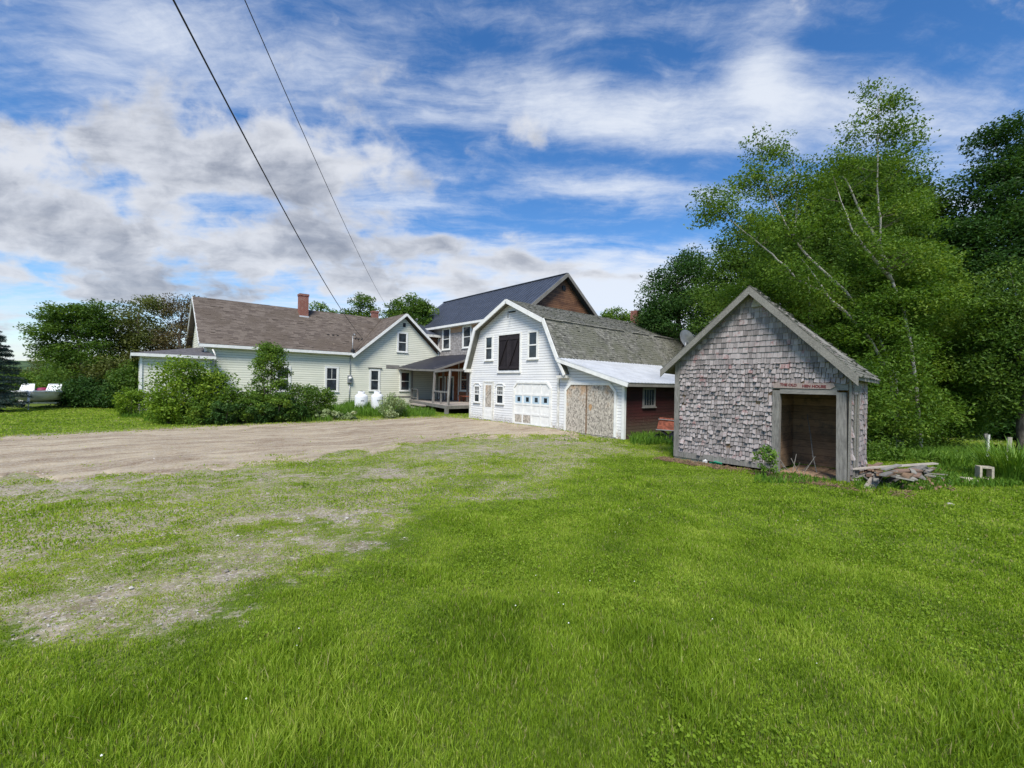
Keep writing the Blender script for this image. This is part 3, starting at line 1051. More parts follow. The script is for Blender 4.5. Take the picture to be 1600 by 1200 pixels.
def tree(name, label, cat, px, depth, ells, nclump, per, cr_, leaf, mat, trunk_r, seed, bark='bark', stems=None, inner=0.45, flat=0.6, group=None, limbs=26, zmin=0.12, up=0.25, base_z=None):
    """ells in photo terms: (px, py, rx, ry[, depth offset[, depth radius px]]) turned into real ellipsoids at the tree's own distance"""
    rg = np.random.default_rng(seed)
    bx = at(px, 600, depth)
    bz = float(ground_h(bx[0], bx[1])) if base_z is None else base_z
    base = np.array([bx[0], bx[1], bz])
    s = depth / F_PX
    L = []
    for e in ells:
        dd = e[4] if len(e) > 4 else 0.0
        c_ = at(e[0], e[1], depth + dd) - base
        k = (depth + dd) / F_PX
        rd = (e[5] if len(e) > 5 else e[2] * 0.8) * k
        L.append((c_[0], c_[1], c_[2], e[2] * k, rd, e[3] * k))
    root = empty(name, base, 0, label, cat, group)
    pts, cc, tn = crown(L, nclump, per, cr_, rg, inner, flat)
    ok = pts[:, 2] > zmin
    pts, tn = pts[ok], tn[ok]
    V, Qd = leaf_quads(pts, np.full(len(pts), leaf), rg, up)
    link('crown', np_mesh('crown', V, Qd, M[mat], np.repeat(tn, 4)), root)
    mb, ml = MB(), MB()
    top = max(c[2] + c[5] * 0.4 for c in L)
    if stems is None:
        cx_, cy_ = np.mean([c[0] for c in L]), np.mean([c[1] for c in L])
        stems = [[(0, 0, -0.15), (cx_ * 0.25, cy_ * 0.25, top * 0.3), (cx_ * 0.7, cy_ * 0.7, top * 0.62), (cx_, cy_, top * 0.93)]]
    else:
        stems = [[tuple(at(p[0], p[1], depth + (p[2] if len(p) > 2 else 0)) - base) for p in st] for st in stems]
        stems[0][0] = (stems[0][0][0], stems[0][0][1], -0.15)
    for st in stems:
        n = len(st)
        P = [Vector(p) for p in st]
        fine = []
        for q in range(n - 1):
            for t in (0, 0.33, 0.67):
                fine.append(P[q].lerp(P[q + 1], t) + Vector(rg.normal(0, trunk_r * 0.25, 3)) * (1 if q + t > 0 else 0))
        fine.append(P[-1])
        mb.tube(fine, [trunk_r * (1 - 0.88 * k / (len(fine) - 1)) for k in range(len(fine))], 9)
        sel = rg.choice(len(cc), min(limbs, len(cc)), replace=False)
        for q in sel:
            c_ = cc[q]
            k = min(range(len(fine)), key=lambda i_: (fine[i_] - Vector(c_)).length + max(0.0, fine[i_].z - c_[2] + 0.25 * (Vector(c_) - fine[i_]).xy.length) * 2.5)
            a = fine[k]
            b = Vector(c_)
            ln = (b - a).length
            if ln < 0.3 or b.z < a.z - 0.5:
                continue
            mid = a.lerp(b, 0.5) + Vector((0, 0, -0.05 * ln))
            r0 = trunk_r * (1 - 0.88 * k / (len(fine) - 1)) * 0.4
            if bark == 'bark_birch':
                r0 = min(r0, 0.022) * 0.7
            if bark == 'bark_birch' and ln > 1.3:
                continue
            ml.tube([a, mid, b], [max(r0, 0.010), max(r0 * 0.6, 0.008), 0.004], 5, cap=False)
    mb.build('trunk', M[bark], root, smooth=True)
    tag(ml.build('limbs', M['bark'], root, smooth=True), kind='stuff')
    return root


def shrub(name, label, cat, px, py, rxm, rzm, n, leaf, mat, seed, depth=None, group=None, nclump=60, stems=14, hz=1.0, ry=None, bark='bark', zc=None):
    """multi-stemmed bush standing where (px,py) shows its foot"""
    rg = np.random.default_rng(seed)
    if depth is None:
        p = gnd(px, py)
    else:
        p = at(px, 600, depth)
        p[2] = float(ground_h(p[0], p[1]))
    root = empty(name, p, 0, label, cat, group)
    ry = ry or rxm
    zc = rzm * 0.95 if zc is None else zc
    pts, cc, tn = crown([(0, 0, zc, rxm, ry, rzm)], nclump, max(3, n // nclump), min(rxm, rzm) * 0.34, rg, 0.35, 0.8)
    ok = pts[:, 2] > 0.02
    V, Qd = leaf_quads(pts[ok], np.full(int(ok.sum()), leaf), rg, 0.35)
    link('foliage', np_mesh('foliage', V, Qd, M[mat], np.repeat(tn[ok], 4)), root)
    mb = MB()
    for c_ in cc[:stems]:
        b = Vector(c_)
        a = Vector((c_[0] * 0.25, c_[1] * 0.25, -0.05))
        mb.tube([a, a.lerp(b, 0.5) + Vector((0, 0, 0.05)), b], [0.018 * rzm, 0.012 * rzm, 0.004], 5, cap=False)
    mb.build('stem', M[bark], root, smooth=True)
    return root
# ------------------------------------------------------------------ building parts
def wb(mb, face, plane, s0, s1, z0, z1, o0, o1, tint=0.5):
    """box lying on a wall. face 'b': wall faces the +b side, s runs along a; face 'a': wall faces the -a side, s runs along b"""
    if face == 'b':
        mb.box(s0, s1, -(plane + o1), -(plane + o0), z0, z1, tint)
    else:
        mb.box(plane - o1, plane - o0, -s1, -s0, z0, z1, tint)
    return mb


def wp(face, plane, s, z, o=0.0):
    return (s, -(plane + o), z) if face == 'b' else (plane - o, -s, z)


def window(root, face, plane, s0, s1, z0, z1, trim=0.1, rail=True, vbars=0, hbars=0, frame='white', sill=True, glass='glass', top_only_v=False):
    w = MB()
    wb(w, face, plane, s0, s0 + trim, z0, z1, 0.0, 0.045)
    wb(w, face, plane, s1 - trim, s1, z0, z1, 0.0, 0.045)
    wb(w, face, plane, s0 + trim, s1 - trim, z1 - trim, z1, 0.0, 0.048)
    wb(w, face, plane, s0 + trim, s1 - trim, z0, z0 + trim * 0.7, 0.0, 0.048)
    a0, a1, c0, c1 = s0 + trim, s1 - trim, z0 + trim * 0.7, z1 - trim
    zm = (c0 + c1) / 2
    if rail:
        wb(w, face, plane, a0, a1, zm - 0.03, zm + 0.03, 0.0, 0.036)
        sh = 0.035
        wb(w, face, plane, a0, a0 + sh, c0, zm - 0.03, 0.0, 0.028)
        wb(w, face, plane, a1 - sh, a1, c0, zm - 0.03, 0.0, 0.028)
        wb(w, face, plane, a0, a0 + sh, zm + 0.03, c1, 0.0, 0.032)
        wb(w, face, plane, a1 - sh, a1, zm + 0.03, c1, 0.0, 0.032)
    for k in range(vbars):
        s = a0 + (a1 - a0) * (k + 1) / (vbars + 1)
        wb(w, face, plane, s - 0.013, s + 0.013, (zm + 0.03) if top_only_v else c0, c1, 0.0, 0.026)
    for k in range(hbars):
        z = zm + (c1 - zm) * (k + 1) / (hbars + 1)
        wb(w, face, plane, a0, a1, z - 0.013, z + 0.013, 0.0, 0.024)
    wo_ = w.build('window', M[frame], root)
    g = MB()
    wb(g, face, plane, a0 - 0.01, a1 + 0.01, c0 - 0.01, c1 + 0.01, 0.002, 0.014)
    g.build('pane', M[glass], wo_)
    if sill:
        s_ = MB()
        wb(s_, face, plane, s0 - 0.04, s1 + 0.04, z0 - 0.05, z0 - 0.002, 0.0, 0.085)
        s_.build('sill', M[frame], wo_)
    return wo_


def slab(mb, pts, th, tint=0.5):
    """roof slab: planar outline (a,b,z) given thickness downward along the normal"""
    P = [Vector((p[0], -p[1], p[2])) for p in pts]
    n = (P[1] - P[0]).cross(P[2] - P[0]).normalized()
    if n.z < 0:
        n = -n
    mb.prism(P, -n * th, tint)


def poly_wall(mb, face, plane, outline, th):
    """outline in (s,z)"""
    pts = [wp(face, plane, s, z) for s, z in outline]
    vec = Vector(wp(face, plane, 0, 0, -th)) - Vector(wp(face, plane, 0, 0, 0))
    mb.prism(pts, vec)


LB = lambda a, b, z: (a, -b, z)

# ------------------------------------------------------------------ pale green house
house = empty('house', ORG, TH, 'long pale green clapboard house with brown shingle roof and white trim', 'house')
HB = -23.34
mb = MB()
poly_wall(mb, 'b', HB, [(-11.2, -0.3), (5.72, -0.3), (5.72, 4.6), (2.44, 7.5), (-1.45, 4.18), (-11.2, 4.18)], 0.15)
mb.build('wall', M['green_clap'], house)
mb = MB()
poly_wall(mb, 'a', -11.2, [(-31.3, -0.3), (HB - 0.16, -0.3), (HB - 0.16, 4.2), (-27.33, 7.62), (-31.3, 4.4)], 0.15)
mb.build('wall', M['green_clap'], house)
mb = MB()
slab(mb, [(-11.55, -22.95, 4.30), (-1.75, -22.95, 4.30), (2.44, -27.33, 7.78), (-11.55, -27.33, 7.78)], 0.12)
slab(mb, [(-11.55, -27.33, 7.78), (6.0, -27.33, 7.78), (6.0, -31.6, 4.3), (-11.55, -31.6, 4.3)], 0.12)
slab(mb, [(-1.92, -22.93, 4.06), (2.44, -22.93, 7.80), (2.44, -27.33, 7.80)], 0.11)
slab(mb, [(2.44, -22.93, 7.80), (5.75, -22.93, 4.93), (5.75, -27.0, 4.93), (2.44, -27.33, 7.80)], 0.11)
roof = mb.build('roof', M['roof_brown'], house)
# separate shingles on the slopes that face the yard
sl = math.hypot(4.38, 3.48)
U = (1, 0, 0)
Vv = (0, 4.38 / sl, 3.48 / sl)
Nv = (0, -3.48 / sl, 4.38 / sl)
parts = []
shingle_field(parts, (-11.57, 22.93, 4.31), U, Vv, Nv, sl, 0.155, 0.22, 0.5,
              lambda a, b: [(0.0, 9.80 + 4.19 * (a / sl) - 0.12)], thick=0.012, jit=0.004, seed=3, lift=0.03)
g = math.hypot(4.36, 3.74)
shingle_field(parts, (-1.95, 22.94, 4.06), (0, 1, 0), (4.36 / g, 0, 3.74 / g), (-3.74 / g, 0, 4.36 / g), g, 0.155, 0.22, 0.5,
              lambda a, b: [(0.0, max(4.4 * (a / g) - 0.1, 0.02))], thick=0.012, jit=0.004, seed=4)
build_shingles('roof_shingles', parts, M['roof_brown'], house)
mb = MB()
for k in range(3):
    mb.box(-3.35 + 0.36 * k, -3.2 + 0.36 * k, 24.55, 24.75, 5.62, 5.70)
mb.build('roof_patch', M['black_metal'], house)
tr_ = MB()
wb(tr_, 'b', -22.95, -11.55, -1.85, 4.10, 4.29, -0.02, 0.03)
tr_.box(-11.55, -1.6, 22.98, 23.33, 4.10, 4.13)
tr_.bar(LB(-2.0, -22.90, 3.98), LB(2.44, -22.90, 7.72), 0.05, 0.19)
tr_.bar(LB(2.44, -22.905, 7.72), LB(5.78, -22.905, 4.84), 0.05, 0.19)
tr_.bar(LB(-11.56, -22.95, 4.22), LB(-11.56, -27.33, 7.70), 0.05, 0.18)
tr_.bar(LB(-11.56, -27.33, 7.70), LB(-11.56, -31.6, 4.22), 0.05, 0.18)
tr_.box(-11.24, -11.12, 23.29, 23.42, 0.2, 4.1)
tr_.build('trim', M['white'], house)
for args in [dict(s0=-3.90, s1=-2.88, z0=1.33, z1=3.20, vbars=1, top_only_v=True), dict(s0=-0.50, s1=0.40, z0=1.40, z1=3.12),
             dict(s0=2.10, s1=3.12, z0=1.40, z1=3.05), dict(s0=1.80, s1=2.78, z0=4.62, z1=6.28), dict(s0=-7.2, s1=-6.2, z0=1.35, z1=3.1)]:
    window(house, 'b', HB, trim=0.13, **args)
mb = MB()
wb(mb, 'b', HB, -0.62, 0.52, 3.20, 3.26, 0, 0.10)
wb(mb, 'b', HB, 0.9, 2.05, 3.22, 3.50, 0, 0.02)
wb(mb, 'b', HB, 1.05, 3.3, 0.86, 1.0, 0, 0.02)
mb.build('bare_board', M['grey_wood_h'], house)
mb = MB()
wb(mb, 'b', HB, 2.32, 2.56, 6.72, 7.05, 0, 0.03)
mb.build('gable_vent', M['black_metal'], house)
# end closet wing on the left
mb = MB()
poly_wall(mb, 'b', -22.62, [(-14.3, -0.3), (-11.0, -0.3), (-11.0, 3.36), (-14.3, 3.36)], 0.12)
poly_wall(mb, 'a', -14.3, [(-29.5, -0.3), (-22.75, -0.3), (-22.75, 3.36), (-29.5, 3.36)], 0.12)
mb.box(-11.12, -11.0, 22.745, 23.34, -0.3, 3.36)
mb.build('annex_wall', M['green_clap'], house)
mb = MB()
FL, FR_, BL_, BR_, RF, RB = (-14.72, -22.3, 3.50), (-10.75, -22.3, 3.50), (-14.72, -30, 3.5), (-10.75, -30, 3.5), (-11.25, -24.3, 4.14), (-11.25, -30, 4.14)
mb.add([LB(*p) for p in (FL, FR_, RF, RB, BL_)], [(0, 1, 2), (0, 2, 3, 4)])
mb.add([LB(p[0], p[1], p[2] - 0.06) for p in (FL, FR_, RF, RB, BL_)], [(0, 2, 1), (0, 4, 3, 2)])
mb.build('annex_roof', M['annex_roof'], house)
mb = MB()
wb(mb, 'b', -22.3, -14.74, -10.74, 3.33, 3.50, -0.03, 0.02)
wb(mb, 'a', -14.72, -30, -22.33, 3.33, 3.50, -0.03, 0.02)
mb.box(-14.7, -10.76, 22.34, 22.62, 3.33, 3.36)
mb.box(-14.34, -14.22, 22.56, 22.66, -0.2, 3.33)
mb.build('annex_trim', M['white'], house)
mb = MB()
mb.tube([LB(-10.85, -22.9, 3.95), LB(-10.75, -22.6, 3.6), LB(-10.62, -23.2, 3.1), LB(-10.62, -23.24, 0.1)], 0.045, 8)
mb.build('downspout', M['dirty_white'], house, smooth=True)
mb = MB()
mb.box(-11.2, 5.7, 23.36, 23.45, -0.4, 0.32)
mb.build('foundation', M['concrete'], house)
for (a0, a1, b0, b1, z0, z1) in [(-4.85, -4.22, -27.0, -26.4, 6.5, 8.88), (1.55, 2.05, -28.0, -27.5, 6.8, 8.45)]:
    mb = MB()
    mb.box(a0, a1, -b1, -b0, z0, z1 - 0.16)
    mb.box(a0 - 0.035, a1 + 0.035, -b1 - 0.035, -b0 + 0.035, z1 - 0.16, z1)
    ch = mb.build('chimney', M['brick'], house)
    if a0 < 0:
        f = MB()
        f.box(a0 - 0.03, a1 + 0.03, -b1 - 0.03, -b0 + 0.03, 7.05, 7.16)
        f.build('flashing', M['metal_white'], ch)
# service mast, conduit and meter
mb = MB()
mb.tube([LB(-1.98, -23.02, 3.9), LB(-1.98, -23.02, 5.62)], 0.032, 8)
mb.tube([LB(-1.98, -23.02, 5.62), LB(-1.94, -22.86, 5.72), LB(-1.92, -22.72, 5.60)], 0.045, 8)
ms = mb.build('service_mast', M['grey_metal'], house, smooth=True)
mb = MB()
mb.lathe(-1.98, 23.02, [(0.16, 4.34), (0.14, 4.5), (0.04, 4.62)], 12)
mb.build('mast_boot', M['black_metal'], ms)
mb = MB()
for k in range(3):
    mb.lathe(-1.80 + 0.24 * k, 22.93, [(0.0, 5.30), (0.05, 5.32), (0.07, 5.38), (0.04, 5.44), (0.0, 5.45)], 8)
mb.tube([LB(-1.9, -22.7, 5.58), LB(-1.6, -22.75, 5.15), LB(-1.35, -22.8, 5.35)], 0.018, 6)
mb.tube([LB(-1.98, -22.98, 5.38), LB(-1.25, -22.93, 5.38)], 0.016, 6)
mb.build('insulator', M['black_metal'], ms)
mb = MB()
mb.tube([LB(-2.05, -23.27, 4.1), LB(-2.05, -23.27, 2.6)], 0.028, 8)
mb.tube([LB(-2.05, -23.27, 2.0), LB(-2.1, -23.27, 0.4)], 0.028, 8)
cd = mb.build('conduit', M['grey_metal'], house, smooth=True)
mb = MB()
mb.box(-2.24, -1.90, 23.16, 23.335, 1.98, 2.58)
mt_ = mb.build('meter_box', M['grey_metal'], house, bevel=0.02)
mb = MB()
n_ = 16
mb.tube([LB(-2.07, -23.18, 2.36), LB(-2.07, -23.06, 2.36)], [0.13, 0.11], 16)
mb.build('meter_dial', M['white'], mt_, smooth=True)

# ------------------------------------------------------------------ tall rear farmhouse
tall = empty('farmhouse', ORG, TH, 'tall shingled farmhouse with dark metal roof and brown gable behind the white barn', 'farmhouse')
TA = 5.76
mb = MB()
poly_wall(mb, 'a', TA, [(-29.2, -0.3), (-12.4, -0.3), (-12.4, 7.0), (-29.2, 7.0)], 0.15)
mb.build('wall', M['wall_shingle'], tall)
parts = []
shingle_field(parts, LB(TA - 0.001, -23.25, 4.35), (0, -1, 0), (0, 0, 1), (-1, 0, 0), 2.6, 0.15, 0.10, 0.22,
              lambda a, b: [(0, 0.62), (1.86, 3.65), (4.88, 10.8)] if (a + 4.35 < 6.86 and b + 4.35 > 5.0) else [(0, 10.8)], thick=0.014, jit=0.006, seed=8)
build_shingles('wall_shingles', parts, M['wall_shingle'], tall)
mb = MB()
wb(mb, 'a', TA, -21.45, -19.58, 6.35, 6.85, 0.0, 0.022)
wb(mb, 'a', TA, -18.4, -17.2, 6.5, 6.85, 0.0, 0.022)
mb.build('bare_sheathing', m_wood('bare tan sheathing', (0.30, 0.17, 0.10), (0.52, 0.34, 0.22), (2, 2, 9)), tall)
parts = []
shingle_field(parts, LB(TA - 0.001, -23.25, 0.4), (0, -1, 0), (0, 0, 1), (-1, 0, 0), 3.9, 0.15, 0.10, 0.2,
              lambda a, b: [(0, 12)], thick=0.014, jit=0.006, seed=9)
build_shingles('porch_wall_shingles', parts, M['red_shingle'], tall)
mb = MB()
poly_wall(mb, 'b', -12.4, [(5.92, -0.3), (14.1, -0.3), (14.1, 7.0), (9.95, 10.3), (5.92, 7.0)], 0.15)
mb.build('gable_wall', M['brown_clap'], tall)
mb = MB()
slab(mb, [(5.36, -12.05, 7.0), (5.36, -29.3, 7.0), (9.95, -29.3, 10.52), (9.95, -12.05, 10.52)], 0.12)
slab(mb, [(9.95, -12.05, 10.52), (9.95, -29.3, 10.52), (14.55, -29.3, 7.0), (14.55, -12.05, 7.0)], 0.12)
rf = mb.build('roof', M['metal_dark'], tall)
mb = MB()
for k in range(int(17.2 / 0.42)):
    b = -12.12 - 0.42 * k
    mb.bar(LB(5.36, b, 7.02), LB(9.95, b, 10.54), 0.03, 0.035)
mb.bar(LB(9.95, -12.03, 10.55), LB(9.95, -29.3, 10.55), 0.22, 0.05)
mb.build('roof_rib', M['metal_dark'], rf)
mb = MB()
mb.box(5.30, 5.355, 12.05, 29.3, 6.82, 7.0)
mb.box(5.355, 5.76, 12.4, 29.2, 6.80, 6.83)
mb.build('fascia', M['white'], tall)
mb = MB()
mb.bar(LB(5.36, -12.02, 6.92), LB(9.95, -12.02, 10.44), 0.05, 0.24)
mb.bar(LB(9.95, -12.015, 10.44), LB(14.55, -12.015, 6.92), 0.05, 0.24)
mb.build('rake_board', M['rake_wood'], tall)
mb = MB()
wb(mb, 'b', -12.4, 9.75, 10.1, 9.3, 9.65, 0, 0.04)
mb.build('gable_vent', M['black_metal'], tall)
mb = MB()
wb(mb, 'a', TA, -23.4, -23.22, 4.35, 6.1, 0.0, 0.05)
wb(mb, 'a', TA, -20.1, -20.0, 0.45, 4.2, 0.0, 0.05)
mb.build('corner_board', M['white'], tall)
for args in [dict(s0=-22.68, s1=-21.40, z0=4.98, z1=6.86), dict(s0=-19.62, s1=-18.36, z0=5.0, z1=6.82), dict(s0=-19.85, s1=-18.5, z0=1.5, z1=3.38)]:
    window(tall, 'a', TA, trim=0.15, **args)
mb = MB()
wb(mb, 'a', TA, -19.9, -17.5, 0.45, 1.42, 0.02, 0.05)
mb.build('plywood_panel', m_wood('rusty brown plywood', (0.20, 0.08, 0.04), (0.33, 0.15, 0.08), (3, 3, 6)), tall)
mb = MB()
for (s0, s1) in ((-23.1, -22.0), (-21.75, -20.75)):
    wb(mb, 'a', TA, s0, s0 + 0.12, 0.45, 2.7, 0, 0.06)
    wb(mb, 'a', TA, s1 - 0.12, s1, 0.45, 2.7, 0, 0.06)
    wb(mb, 'a', TA, s0 + 0.12, s1 - 0.12, 2.58, 2.7, 0, 0.06)
df = mb.build('door_frame', M['white'], tall)
mb = MB()
wb(mb, 'a', TA, -22.98, -22.12, 0.45, 2.58, 0.0, 0.025)
d1 = mb.build('door', m_wood('brown door', (0.10, 0.045, 0.025), (0.18, 0.08, 0.045), (6, 6, 1)), tall)
mb = MB()
wb(mb, 'a', TA, -21.63, -20.87, 0.45, 2.58, 0.0, 0.025)
mb.build('door', M['glass'], tall)
# link between the two houses
mb = MB()
poly_wall(mb, 'b', -23.36, [(4.3, 3.5), (5.7, 3.5), (5.7, 6.15), (4.3, 6.15)], 0.1)
mb.build('link_wall', M['brown_clap'], tall)
mb = MB()
slab(mb, [(4.2, -23.0, 6.28), (5.95, -23.0, 6.28), (5.95, -27.4, 7.92), (2.5, -27.4, 7.92)], 0.1)
mb.build('link_roof', M['metal_dark'], tall)
mb = MB()
wb(mb, 'b', -22.98, 4.3, 5.95, 6.08, 6.28, -0.02, 0.03)
mb.box(5.35, 5.5, 26.6, 26.9, 7.3, 8.1)
mb.build('link_fascia', M['dirty_white'], tall)

# ------------------------------------------------------------------ white gambrel barn with lean-to garage
barn = empty('barn', ORG, TH, 'white clapboard gambrel barn with black hayloft doors and a metal roofed lean-to', 'barn')
mb = MB()
poly_wall(mb, 'a', 0.0, [(-10.43, 0.02), (-3.52, 0.02), (-3.52, 2.62), (-3.36, 3.1), (-4.36, 5.10), (-6.96, 6.34), (-9.54, 5.10), (-10.43, 3.0)], 0.15)
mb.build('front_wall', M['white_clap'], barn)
mb = MB()
mb.box(0.16, 12.0, 10.28, 10.43, -0.3, 3.0)
poly_wall(mb, 'a', 12.0, [(-10.43, -0.3), (-0.1, -0.3), (-0.1, 2.1), (-3.36, 3.1), (-4.36, 5.10), (-6.96, 6.34), (-9.54, 5.10), (-10.43, 3.0)], 0.15)
mb.build('side_wall', M['white_clap'], barn)
A0, A1 = -0.36, 12.15
mb = MB()
for (p, q) in (((-6.96, 6.47), (-4.30, 5.22)), ((-4.30, 5.22), (-3.26, 3.30)), ((-6.96, 6.47), (-9.60, 5.22)), ((-9.60, 5.22), (-10.50, 2.98))):
    slab(mb, [(A0, p[0], p[1]), (A1, p[0], p[1]), (A1, q[0], q[1]), (A0, q[0], q[1])], 0.10)
# flared foot of the rake beside the lean-to
slab(mb, [(A0, -3.26, 3.30), (0.0, -3.26, 3.30), (0.0, -2.90, 2.66), (A0, -2.90, 2.66)], 0.08)
roof = mb.build('roof', M['roof_old'], barn)
parts = []
for seed, (p, q), sk in ((12, ((-4.30, 5.22), (-6.96, 6.47)), 0.01), (13, ((-3.24, 3.27), (-4.30, 5.22)), 0.03)):
    d = np.array([q[0] - p[0], q[1] - p[1]])
    L_ = np.linalg.norm(d)
    d = d / L_
    shingle_field(parts, LB(A0 + 0.06, p[0], p[1]), (1, 0, 0), (0, -d[0], d[1]), (0, d[1], -d[0]) if False else (0, -d[1], -d[0]), L_, 0.125, 0.08, 0.2,
                  lambda a, b: [(0, A1 - A0 - 0.06)], thick=0.016, jit=0.008, seed=seed, skip=sk * 0.7, lift=0.035, gap=0.006)
build_shingles('roof_shingles', parts, M['roof_old'], barn)
mb = MB()
_x = A0 + 0.05
while _x < A1 - 0.1:
    _l = random.uniform(0.25, 0.9)
    if random.random() < 0.85:
        mb.bar(LB(_x, -4.27, 5.235 + random.uniform(-0.012, 0.012)), LB(min(_x + _l, A1), -4.27, 5.235 + random.uniform(-0.012, 0.012)), random.uniform(0.08, 0.15), 0.025, up=(0, 0.35, 0.94), tint=random.random())
    _x += _l + 0.01
mb.build('eave_strip', m_wood('pale ragged roof strip', (0.16, 0.155, 0.13), (0.40, 0.39, 0.34), (2, 8, 8)), roof)
mb = MB()
mb.bar(LB(A0, -6.96, 6.38), LB(A0, -4.33, 5.14), 0.06, 0.20)
mb.bar(LB(A0 - 0.002, -4.30, 5.20), LB(A0 - 0.002, -3.30, 3.26), 0.06, 0.17)
mb.bar(LB(A0, -6.96, 6.38), LB(A0, -9.60, 5.14), 0.06, 0.20)
mb.bar(LB(A0 - 0.002, -9.60, 5.2), LB(A0 - 0.002, -10.52, 2.90), 0.06, 0.20)
mb.bar(LB(A0 - 0.001, -3.30, 3.26), LB(A0 - 0.001, -2.88, 2.58), 0.05, 0.12)
mb.build('rake_board', M['white'], barn)
mb = MB()
mb.box(A0, -0.02, 10.30, 10.53, 2.78, 2.96)
mb.box(-0.30, -0.003, 2.88, 3.40, 2.46, 2.58)
mb.box(-0.035, 0.14, 10.34, 10.45, 0.05, 2.95)
mb.box(-0.03, 0.1, 3.49, 3.60, 0.05, 2.55)
mb.build('corner_board', M['dirty_white'], barn)
mb = MB()
mb.box(-0.05, 0.02, 3.4, 10.44, -0.25, 0.17)
mb.box(-0.05, 0.02, -0.02, 3.39, -0.25, 0.05)
mb.build('foundation', M['concrete'], barn)
mb = MB()
mb.tube([LB(-0.05, -6.85, 5.85), LB(-0.30, -6.85, 5.85), LB(-0.30, -6.85, 5.5)], 0.02, 6)
mb.box(-0.04, 0.0, 6.6, 7.1, 5.83, 5.9)
mb.build('hay_hook', M['black_metal'], barn)
# hayloft doors
mb = MB()
wb(mb, 'a', 0, -7.96, -7.87, 2.80, 4.80, 0, 0.05)
wb(mb, 'a', 0, -6.20, -6.11, 2.80, 4.80, 0, 0.05)
wb(mb, 'a', 0, -7.87, -6.20, 4.70, 4.80, 0, 0.05)
wb(mb, 'a', 0, -7.96, -6.11, 2.72, 2.80, 0, 0.07)
mb.build('hayloft_frame', M['white'], barn)
for s0, s1, fl in ((-7.87, -7.045, 0), (-7.025, -6.20, 0)):
    d = MB()
    n_ = 6
    for k in range(n_):
        q0 = s0 + (s1 - s0) * k / n_
        q1 = s0 + (s1 - s0) * (k + 1) / n_ - 0.006
        wb(d, 'a', 0, q0, q1, 2.86, 4.69, 0.004, 0.026, random.random())
    dd = d.build('hayloft_door', M['dark_door'], barn)
    e = MB()
    for zc_ in (3.0, 4.50):
        wb(e, 'a', 0, s0 + 0.02, s1 - 0.02, zc_ - 0.07, zc_ + 0.07, 0.027, 0.05)
    e.bar(wp('a', 0, s0 + 0.10, 3.08, 0.038), wp('a', 0, s1 - 0.10, 4.42, 0.038), 0.022, 0.12, up=(1, 0, 0))
    e.build('brace', M['dark_door'], dd)
window(barn, 'a', 0, -9.09, -8.36, 3.42, 4.75, trim=0.09)
window(barn, 'a', 0, -5.65, -4.90, 3.40, 4.77, trim=0.09)
window(barn, 'a', 0, -10.03, -9.47, 1.10, 2.02, trim=0.055, vbars=2, hbars=1, top_only_v=True, rail=True)
window(barn, 'a', 0, -8.03, -7.40, 1.10, 2.04, trim=0.055, vbars=2, hbars=1, top_only_v=True, rail=True)
mb = MB()
for (s0, s1) in ((-10.1, -9.4), (-8.1, -7.33)):
    mb.bar(wp('a', 0, s0 + 0.15, 2.16, 0.02), wp('a', 0, s1 - 0.15, 2.16, 0.02), 0.04, 0.06, up=(1, 0, 0))
    mb.bar(wp('a', 0, s0, 2.02, 0.02), wp('a', 0, s0 + 0.15, 2.15, 0.02), 0.04, 0.06, up=(1, 0, 0))
    mb.bar(wp('a', 0, s1, 2.02, 0.02), wp('a', 0, s1 - 0.15, 2.15, 0.02), 0.04, 0.06, up=(1, 0, 0))
mb.build('window_trim', M['white'], barn)
# side door with boarded light
mb = MB()
wb(mb, 'a', 0, -9.17, -9.07, 0.17, 2.28, 0, 0.05)
wb(mb, 'a', 0, -8.33, -8.23, 0.17, 2.28, 0, 0.05)
wb(mb, 'a', 0, -9.07, -8.33, 2.20, 2.28, 0, 0.05)
mb.build('door_frame', M['dirty_white'], barn)
mb = MB()
wb(mb, 'a', 0, -9.07, -8.33, 0.20, 2.19, 0.002, 0.025)
wb(mb, 'a', 0, -8.98, -8.42, 0.34, 0.70, 0.025, 0.035)
dr = mb.build('door', M['white'], barn)
mb = MB()
wb(mb, 'a', 0, -8.94, -8.43, 0.88, 2.06, 0.02, 0.032)
mb.build('door_panel', M['osb'], dr)


def chamfer_opening(root, s0, s1, z0, z1, c, trim, name):
    t = MB()
    out_ = [(s0 - trim, z0), (s0 - trim, z1 - c * 0.9), (s0 + c * 0.8, z1 + trim), (s1 - c * 0.8, z1 + trim), (s1 + trim, z1 - c * 0.9), (s1 + trim, z0)]
    in_ = [(s0, z0), (s0, z1 - c), (s0 + c, z1), (s1 - c, z1), (s1, z1 - c), (s1, z0)]
    for k in range(5):
        q = [out_[k], out_[k + 1], in_[k + 1], in_[k]]
        t.prism([wp('a', 0, s, z, 0.0) for s, z in q], Vector((-0.06, 0, 0)))
    return t.build(name, M['white'], root), in_


